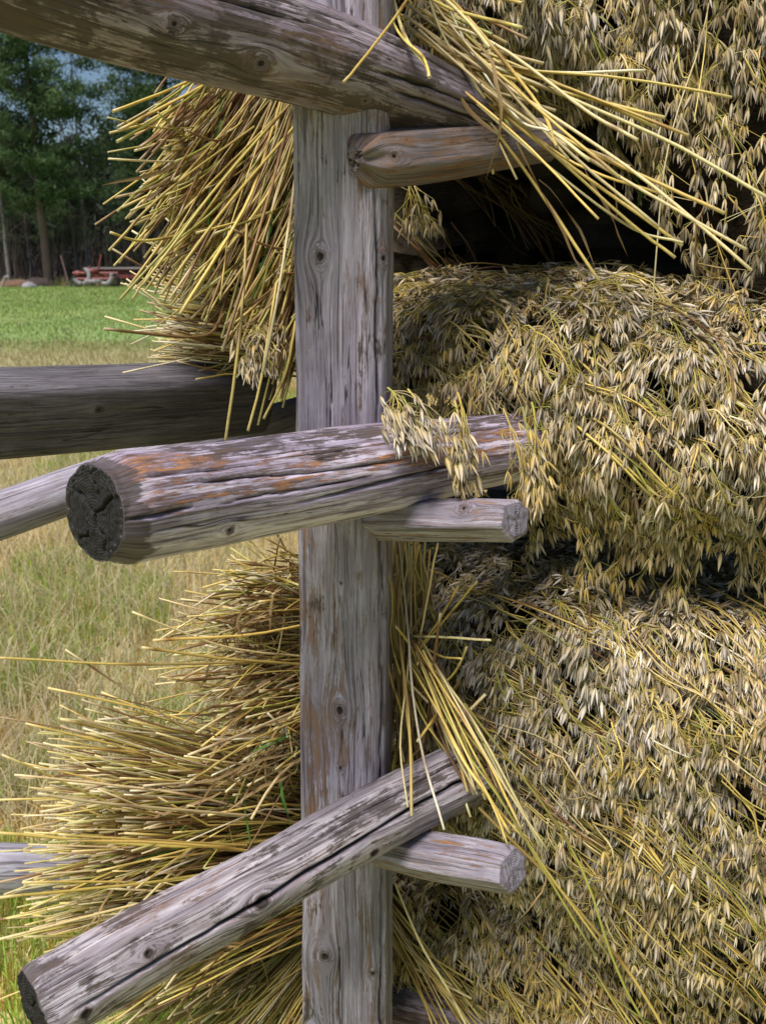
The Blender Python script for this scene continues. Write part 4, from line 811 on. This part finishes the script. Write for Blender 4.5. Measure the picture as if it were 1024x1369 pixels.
o = blades('stubble', 150000, reg_wedge(1.8, 13, -.68, .12, 1.25), (.03, .10), (.003, .0055), dryc, .6); tag(o, 'dry golden oat stubble on the near field', 'stubble')
o = blades('stubble', 30000, reg_wedge(1.5, 10, .0, .8, 1.2), (.08, .2), (.003, .006), dryc, .35); tag(o, 'dry stubble below and behind the oat rack', 'stubble')
def patchy(reg, thr, sd):
    def f(n):
        xs_, ys_ = [], []
        tot = 0
        while tot < n:
            x, y = reg(n); k = vn(x * 1.3, y * .9, sd) + .4 * vn(x * 4, y * 4, sd + 1) > thr; xs_.append(x[k]); ys_.append(y[k]); tot += k.sum()
        return np.concatenate(xs_)[:n], np.concatenate(ys_)[:n]
    return f
o = blades('grass', 76000, patchy(reg_wedge(1.6, 13, -.68, .12, 1.2), .14, 31), (.05, .12), (.003, .006), grnc, .55); tag(o, 'green grass growing up between the stubble', 'grass')
o = blades('grass', 9000, patchy(reg_wedge(1.6, 3.3, -.5, -.08, 1), -.1, 61), (.05, .12), (.003, .006), grnc, .6); tag(o, 'fresh green grass on the ground nearest the rack', 'grass')
o = blades('flattened_straw', 30000, reg_wedge(2.5, 9, -.55, .1, 1.2), (.15, .32), (.003, .005), lambda x, y, n: np.array([.66, .56, .34]) * rng.uniform(.7, 1.1, (n, 1)), 2.2); tag(o, 'long pale straw lying flat on the stubble field', 'straw')
o = blades('meadow_grass', 60000, reg_wedge(17, 58, -.48, -.05, .9), (.04, .09), (.006, .010), grnc, .5); tag(o, 'short green grass of the meadow in front of the trees', 'grass')
o = blades('meadow_edge_grass', 26000, reg_wedge(10, 19, -.48, -.02, 1), (.05, .11), (.004, .007), lambda x, y, n: np.array([.46, .40, .20]) * rng.uniform(.7, 1.15, (n, 1)), .5); tag(o, 'band of bleached dry grass between stubble and green meadow', 'grass')

o = blades('edge_weeds', 9000, reg_wedge(58, 62, -.6, .6, 1), (.15, .55), (.008, .015), lambda x, y, n: np.where(rng.uniform(size=(n, 1)) < .5, np.array([[.16, .22, .07]]), np.array([[.28, .20, .11]])) * rng.uniform(.6, 1.2, (n, 1)), .5); tag(o, 'rough weeds along the foot of the trees', 'weeds')
# ------------------------------------------------------------------ trees
MAT_NEEDLE = fibre_mat('needles', .6, .25, .15, .2, 3)
MAT_BARK = plain_mat('pine_bark', (.10, .075, .065), .9, .6, 6, (.20, .12, .08))
MAT_BARKU = plain_mat('orange_bark', (.26, .12, .055), .9, .5, 5)
MAT_BIRCH = plain_mat('birch_bark', (.20, .175, .17), .8, .7, 9, (.05, .04, .04))
MAT_TWIG = plain_mat('bare_twigs', (.10, .075, .065), .9, .4, 4)
def needle_clumps(cen, size, per, ln, wd, seed, cola=(.036, .075, .028), colb=(.105, .170, .065)):
    rg = np.random.default_rng(seed); n = len(cen)
    pos = cen[:, None] + rg.normal(size=(n, per, 3)) * size[:, None, None] * np.array([1, 1, .55]) * .5
    d = norm(rg.normal(size=(n, per, 3)) + np.array([0, 0, .35])); s = norm(np.cross(d, rg.normal(size=(n, per, 3))))
    L = ln * rg.uniform(.6, 1.3, (n, per, 1)); w_ = wd * rg.uniform(.7, 1.3, (n, per, 1))
    V = np.stack([pos - s * w_ * .5, pos + s * w_ * .5, pos + d * L + s * w_ * .22, pos + d * L - s * w_ * .22], 2)
    t = rg.uniform(0, 1, (n, 1, 1)) * .7 + rg.uniform(0, 1, (n, per, 1)) * .3; C = np.array(cola) * (1 - t) + np.array(colb) * t
    N = n * per; F = (np.arange(4)[None] + (np.arange(N) * 4)[:, None])
    return V.reshape(-1, 3), F, np.repeat(C.reshape(-1, 3), 4, 0)
def limb_tubes(A, B, ra, rb, K=7, sag=0.0, wob=.1, m=6):
    n = len(A); t = np.linspace(0, 1, K)[None, :, None]; PT = A[:, None] * (1 - t) + B[:, None] * t + np.sin(t * pi) * np.array([0, 0, 1.]) * sag + np.cumsum(rng.normal(0, wob / K, (n, K, 3)), 1) * (t > 0)
    R = ra[:, None] * (1 - t[..., 0]) + rb[:, None] * t[..., 0]; V, F, C = tubes(PT, R, np.ones((n, 3)) * .1, m)
    return V.reshape(-1, 3), (F[None] + (np.arange(n) * V.shape[1])[:, None, None]).reshape(-1, 4)
def pine(h, bare, rad, seed, tr=.28, nb=64):
    rg = np.random.default_rng(seed)
    trunk = limb_tubes(np.array([[0, 0, -.3]]), np.array([[rg.normal(0, .3), 0, h]]), np.array([tr]), np.array([.05]), 14, 0, .5, 12)
    z = bare + (h - bare) * np.linspace(0, .97, nb); a = rg.uniform(0, 2 * pi, nb); prof = np.sin(np.clip((z - bare) / (h - bare) * .85 + .22, 0, 1) * pi) ** .7
    L = rad * prof * rg.uniform(.65, 1.15, nb)
    A = np.stack([0 * z, 0 * z, z], -1); D = np.stack([np.cos(a), np.sin(a), rg.uniform(-.05, .35, nb)], -1); B = A + D * L[:, None]
    limbs = limb_tubes(A, B, np.full(nb, .06), np.full(nb, .015), 6, .15, .25, 5)
    # a few dead stubs on the bare trunk
    cs, sz = [], []
    for i in range(nb):
        for k in range(11):
            f = rg.uniform(.05, 1.05); cs.append(A[i] + D[i] * L[i] * f + rg.normal(0, .32, 3) * np.array([1, 1, .5])); sz.append(rg.uniform(.35, .7))
    return trunk, limbs, needle_clumps(np.array(cs), np.array(sz) * 1.25, 60, .26, .075, seed)
def spruce(h, rad, seed, bare=.12):
    rg = np.random.default_rng(seed); trunk = limb_tubes(np.array([[0, 0, -.3]]), np.array([[0., 0, h]]), np.array([.16]), np.array([.02]), 8, 0, .1, 8)
    nb = 80; f = np.sqrt(rg.uniform(0, 1, nb)); z = h * (1 - f * (1 - bare)); L = rad * (1 - z / h) * rg.uniform(.7, 1.15, nb) + .2; a = rg.uniform(0, 2 * pi, nb)
    A = np.stack([0 * z, 0 * z, z], -1); D = np.stack([np.cos(a), np.sin(a), np.full(nb, -.25)], -1); B = A + D * L[:, None]
    limbs = limb_tubes(A, B, np.full(nb, .03), np.full(nb, .008), 5, -.1, .1, 4)
    cs = np.concatenate([A + D * (L * q)[:, None] for q in (.35, .6, .8, 1.0)]) + rg.normal(0, .15, (nb * 4, 3))
    return trunk, limbs, needle_clumps(cs, rg.uniform(.4, .8, nb * 4), 26, .24, .05, seed, (.012, .035, .018), (.028, .07, .03))
def birch(h, seed, r=.12):
    rg = np.random.default_rng(seed); trunk = limb_tubes(np.array([[0, 0, -.3]]), np.array([[rg.normal(0, .5), 0, h]]), np.array([r]), np.array([.02]), 12, 0, .4, 9)
    nb = 46; z = rg.uniform(.12, .95, nb) * h; a = rg.uniform(0, 2 * pi, nb); L = rg.uniform(.6, 2.2, nb) * (1.1 - z / h)
    A = np.stack([0 * z, 0 * z, z], -1); B = A + np.stack([np.cos(a), np.sin(a), rg.uniform(.2, .9, nb)], -1) * L[:, None]
    q = [A, B]; A2 = np.repeat(A + (B - A) * .6, 4, 0); B2 = A2 + rg.normal(0, .45, A2.shape)
    l1 = limb_tubes(A, B, np.full(nb, .022), np.full(nb, .006), 5, 0, .2, 4); l2 = limb_tubes(A2, B2, np.full(len(A2), .008), np.full(len(A2), .003), 4, 0, .2, 3)
    return trunk, (np.concatenate([l1[0], l2[0]]), np.concatenate([l1[1], l2[1] + len(l1[0])])), None
def make_tree(kind, parts, barkmat):
    t, l, c = parts; r = thing(kind, (0, 0, 0), None, 'tree')
    mesh_obj('trunk', t[0], t[1], barkmat, r); mesh_obj('branches', l[0], l[1], MAT_TWIG, r)
    if c is not None: mesh_obj('crown', c[0], c[1], MAT_NEEDLE, r, colors=c[2], smooth=False)
    return r
def place(proto, used, x, y, rz, sc, label, group):
    if proto.name in used:
        r = proto.copy(); COL.objects.link(r)
        for ch in list(proto.children): c = ch.copy(); COL.objects.link(c); c.parent = r
    else: r = proto; used.add(proto.name)
    r.location = (x, y, 0); r.rotation_euler = (0, 0, rz); r.scale = (sc, sc, sc)
    if label: r['label'] = label
    r['group'] = group
    return r
used = set()
pines = [make_tree('pine_tree', pine(19, 4.3, 4.6, 101), MAT_BARK), make_tree('pine_tree', pine(18, 5.0, 3.8, 102), MAT_BARK), make_tree('pine_tree', pine(21, 5.2, 4.1, 103), MAT_BARK)]
births = [make_tree('birch_tree', birch(13, 111, .13), MAT_BIRCH), make_tree('birch_tree', birch(11, 112, .09), MAT_BIRCH)]
spr = [make_tree('spruce_tree', spruce(13, 2.6, 121), MAT_BARK), make_tree('spruce_tree', spruce(9, 2.1, 122), MAT_BARK)]
def XY(px, Y): return (px - 512) / FPX * (Y * CP + CAMH * SP), Y
gp = 'trees along the meadow edge'
place(pines[0], used, *XY(66, 60), .3, 1, 'broad pine with orange upper trunk, standing between the birch and the red machine', gp)
place(pines[1], used, *XY(-35, 62), 1.3, 1, 'pine at the left picture edge with only its right boughs showing', gp)
place(pines[2], used, *XY(232, 68), 2.1, 1, 'pine half hidden behind the fan of straw left of the post', gp)
place(births[0], used, *XY(14, 58), 0, 1, 'pale birch trunk nearest the left picture edge', gp)
place(births[1], used, *XY(107, 66), 1, 1, 'slim grey birch just behind the red machine', gp)
for k, (px, Y, sc, lb) in enumerate(((120, 64, 1.1, 'thin pale tree rising over the white machine guard'), (44, 69, 1.0, 'thin bare tree between birch and broad pine'), (-12, 66, 1.1, 'thin tree cut by the left picture edge'))):
    place(births[k % 2], used, *XY(px, Y), k * 1.7, sc, lb, gp)
rg = np.random.default_rng(5)
gb = 'trees standing further back or beside the view'
for k in range(34):
    X_ = -40 + k * 2.5 + rg.normal(0, .8); Y_ = 78 + rg.uniform(-3, 10)
    pr = [spr[0], pines[2], spr[1], pines[1]][k % 4]; nm = 'spruce' if k % 4 in (0, 2) else 'pine'
    place(pr, used, X_, Y_, rg.uniform(0, 6), rg.uniform(.75, .95) if nm == 'spruce' else rg.uniform(.5, .62), 'dark %s in the rows of trees behind the front pines' % nm, gb + ', ' + nm)
for k in range(16):
    X_ = -8 + k * 5 + rg.normal(0, 1); place([pines[0], pines[1], births[0], pines[2]][k % 4], used, X_, 64 + rg.uniform(-2, 8), rg.uniform(0, 6), rg.uniform(.85, 1.1), '%s of the meadow edge hidden behind the oat rack' % ('birch' if k % 4 == 2 else 'pine'), gb + (', edge birch' if k % 4 == 2 else ', edge pine'))
# far wood: a deep mass of trunks, brush and needles
nt_ = 240; X_ = rg.uniform(-75, 75, nt_); Y_ = rg.uniform(84, 130, nt_)
lt = limb_tubes(np.stack([X_, Y_, 0 * X_ - .3], -1), np.stack([X_ + rg.normal(0, .4, nt_), Y_, rg.uniform(10, 17, nt_)], -1), rg.uniform(.1, .22, nt_), np.full(nt_, .04), 8, 0, .4, 6)
cn = 9000; cc = np.stack([rg.uniform(-78, 78, cn), rg.uniform(84, 132, cn), np.abs(rg.normal(0, 1, cn)) * 3.0 + 3], -1)
cc[:, 2] = np.where(rg.uniform(size=cn) < .45, rg.uniform(.3, 5, cn), rg.uniform(3, 13.5, cn) - 4 * np.abs(vn(cc[:, 0] * .2, 0 * cc[:, 0], 5)))
nc = needle_clumps(cc, rg.uniform(1.2, 2.6, cn), 30, .8, .28, 9, (.016, .026, .016), (.035, .05, .028))
o = mesh_obj('forest', np.concatenate([lt[0], nc[0]]), [lt[1], nc[1] + len(lt[0])], MAT_NEEDLE, None, colors=np.concatenate([np.ones_like(lt[0]) * np.array([.06, .045, .04]), nc[2]]), smooth=False, kind='stuff')
tag(o, 'deep dark wood behind the pines', 'forest')
# bare brush between the trunks
nbq = 3000; X_ = rg.uniform(-42, 42, nbq); Y_ = rg.uniform(62, 82, nbq); A = np.stack([X_, Y_, 0 * X_ - .1], -1); B = A + np.stack([rg.normal(0, .8, nbq), rg.normal(0, .5, nbq), rg.uniform(1, 5.5, nbq)], -1)
lt = limb_tubes(A, B, np.full(nbq, .022), np.full(nbq, .006), 6, 0, .5, 4)
o = mesh_obj('brush', lt[0], lt[1], MAT_TWIG, None, kind='stuff'); tag(o, 'tangle of bare brown saplings between the trunks', 'brush')

# ------------------------------------------------------------------ things at the meadow edge
RED = plain_mat('faded_red_paint', (.20, .04, .04), .5, .4, 9, (.16, .04, .03)); WHT = plain_mat('chalky_white_paint', (.34, .31, .32), .6, .4, 9); IRON = plain_mat('dark_iron', (.05, .045, .05), .6, .3, 12)
PLK = plain_mat('grey_planks', (.30, .26, .25), .8, .4, 5); RUB = plain_mat('tyre_rubber', (.02, .02, .021), .8, .2, 10)
def boxes(lst):
    V, F = [], []
    for (c, s_, rz) in lst:
        q = np.array([[x, y, z] for x in (-.5, .5) for y in (-.5, .5) for z in (-.5, .5)]) * s_; a = np.array([[cos(rz), -sin(rz), 0], [sin(rz), cos(rz), 0], [0, 0, 1]])
        F.append(np.array([[0, 1, 3, 2], [4, 6, 7, 5], [0, 4, 5, 1], [2, 3, 7, 6], [0, 2, 6, 4], [1, 5, 7, 3]]) + 8 * len(V)); V.append(q @ a.T + c)
    return np.concatenate(V), np.concatenate(F)
def barsm(lst, r, m=8):
    A = np.array([l[0] for l in lst], float); B = np.array([l[1] for l in lst], float); return limb_tubes(A, B, np.full(len(A), r), np.full(len(A), r), 3, 0, 0, m)
def torus(c, R, r, a0=0, a1=2 * pi, K=28, axis='y'):
    t = np.linspace(a0, a1, K); q = np.stack([np.cos(t) * R, 0 * t, np.sin(t) * R], -1) if axis == 'y' else np.stack([0 * t, np.cos(t) * R, np.sin(t) * R], -1)
    V, F, _ = tubes((q + c)[None], np.full((1, K), r), np.ones((1, 3)), 10); return V[0], F
bx, by = XY(128, 56.5)
mc = thing('farm_machine', (bx, by, 0), 'rusty red farm machine with white curved guards parked at the meadow edge', 'farm machine')
v, f = barsm([((bx - 1.2, by, .75), (bx + 1.3, by, .75)), ((bx - 1.0, by, .75), (bx - .3, by + 1, .6)), ((bx + 1.1, by, .7), (bx + .3, by + 1.1, .6)), ((bx - .9, by - .3, .45), (bx + 1, by - .3, .45)), ((bx, by, .8), (bx + .1, by + 1.6, .5)), ((bx - .3, by, .8), (bx - .2, by, 1.15))], .07); mesh_obj('frame', v, f, RED, mc)
for dx in (-.62, .62):
    v, f = torus(np.array([bx + dx, by - .35, .62]), .42, .11, radians(-160 if dx < 0 else -120), radians(60 if dx < 0 else 20)); mesh_obj('guard', v, f, WHT, mc)
    v, f = torus(np.array([bx + dx * 1.6, by + .3, .36]), .28, .08); w_ = mesh_obj('wheel', v, f, RUB, mc)
v, f = boxes([((bx, by - .35, .32), (.9, .25, .22), 0)]); mesh_obj('pan', v, f, WHT, mc)
v, f = barsm([((bx + .2, by, .8), (bx + .42, by + .1, 1.75))], .05); mesh_obj('lever', v, f, RED, mc)
v, f = boxes([((bx - .15, by, .86), (.7, .5, .26), .2), ((bx - .9, by + .1, .72), (.4, .4, .3), .5)]); mesh_obj('gearbox', v, f, RED, mc)
v, f = barsm([((bx - 1.3 + .21 * k, by - .5, .5), (bx - 1.42 + .22 * k, by - .8, .02)) for k in range(12)], .014, 5); mesh_obj('tines', v, f, IRON, mc)
wx, wy = XY(172, 60)
wg = thing('flat_wagon', (wx, wy, 0), 'low flat wagon with weathered plank deck behind the red machine', 'wagon')
v, f = boxes([((wx - .6, wy - 1.0 + .23 * k, .98 + .015 * (k % 3)), (3.4, .21, .06), .01 * k) for k in range(9)]); mesh_obj('deck', v, f, PLK, wg, smooth=False)
v, f = boxes([((wx - .6, wy - .7, .86), (3.2, .12, .16), 0), ((wx - .6, wy + .6, .86), (3.2, .12, .16), 0), ((wx - 1.7, wy, .7), (.14, 1.6, .14), 0), ((wx + .6, wy, .7), (.14, 1.6, .14), 0), ((wx - .4, wy - .9, .55), (2.6, .1, .22), 0)]); mesh_obj('chassis', v, f, RED, wg, smooth=False)
for a in (-1.7, .6):
    for b in (-.85, .75):
        v, f = torus(np.array([wx + a, wy + b, .42]), .30, .11); mesh_obj('wheel', v, f, RUB, wg)
hx, hy = XY(22, 57)
def mound(name, x, y, sx, sy, sz, mat, label, cat, seed):
    n = 26; th = np.linspace(0, 2 * pi, n, endpoint=False); ph = np.linspace(0, pi / 2, 9); T_, Ph = np.meshgrid(th, ph); rr = 1 + .22 * vn(np.cos(T_) * 2 + Ph * 2, np.sin(T_) * 2, seed) + .1 * vn(np.cos(T_) * 6, np.sin(T_) * 6 + Ph * 5, seed + 1)
    V = np.stack([x + sx * rr * np.cos(T_) * np.sin(pi / 2 - Ph + .02), y + sy * rr * np.sin(T_) * np.sin(pi / 2 - Ph + .02), sz * rr * np.sin(Ph) - .06], -1).reshape(-1, 3); i = np.arange(8)[:, None] * n; j = np.arange(n)[None]; j2 = (j + 1) % n
    o = mesh_obj(name, V, np.stack([i + j, i + j2, i + n + j2, i + n + j], -1).reshape(-1, 4), mat); return tag(o, label, cat)
EARTH = plain_mat('earth', (.16, .085, .05), .95, .5, 3, (.08, .05, .035)); STONE = plain_mat('stone', (.25, .24, .26), .85, .4, 3)
mound('earth_mound', hx, hy, 1.1, .8, .42, EARTH, 'low reddish brown earth mound at the meadow edge, far left', 'mound', 3)
x_, y_ = XY(50, 58); mound('earth_mound', x_, y_, .9, .7, .5, plain_mat('dark_earth', (.05, .035, .03), .95), 'dark heap of soil at the foot of the broad pine', 'mound', 8)
x_, y_ = XY(40, 56); mound('boulder', x_, y_, .4, .35, .34, STONE, 'small grey stone in front of the dark soil heap', 'stone', 12)
x_, y_ = XY(5, 55); v, f = barsm([((x_ - .15, y_, -.1), (x_ + .18, y_, .62)), ((x_ + .18, y_, .62), (x_ + .35, y_, .55))], .07); tag(mesh_obj('marker_stake', v, f, PLK), 'short leaning pale grey stake at the far left meadow edge', 'stake')
x_, y_ = XY(86, 56.5); v, f = barsm([((x_ + .35, y_, -.1), (x_ - .2, y_ + .5, 1.7))], .04); tag(mesh_obj('leaning_pole', v, f, MAT_BARK), 'grey pole leaning left of the red machine', 'pole')
x_, y_ = XY(30, 63); v, f = barsm([((x_ - 2.5, y_, 5.6), (x_ + 2.2, y_ + .5, 3.4))], .07); tag(mesh_obj('fallen_trunk', v, f, PLK), 'thin grey trunk fallen slantwise between birch and broad pine', 'trunk')
for o in list(bpy.data.objects):
    if '_base' in o: del o['_base']
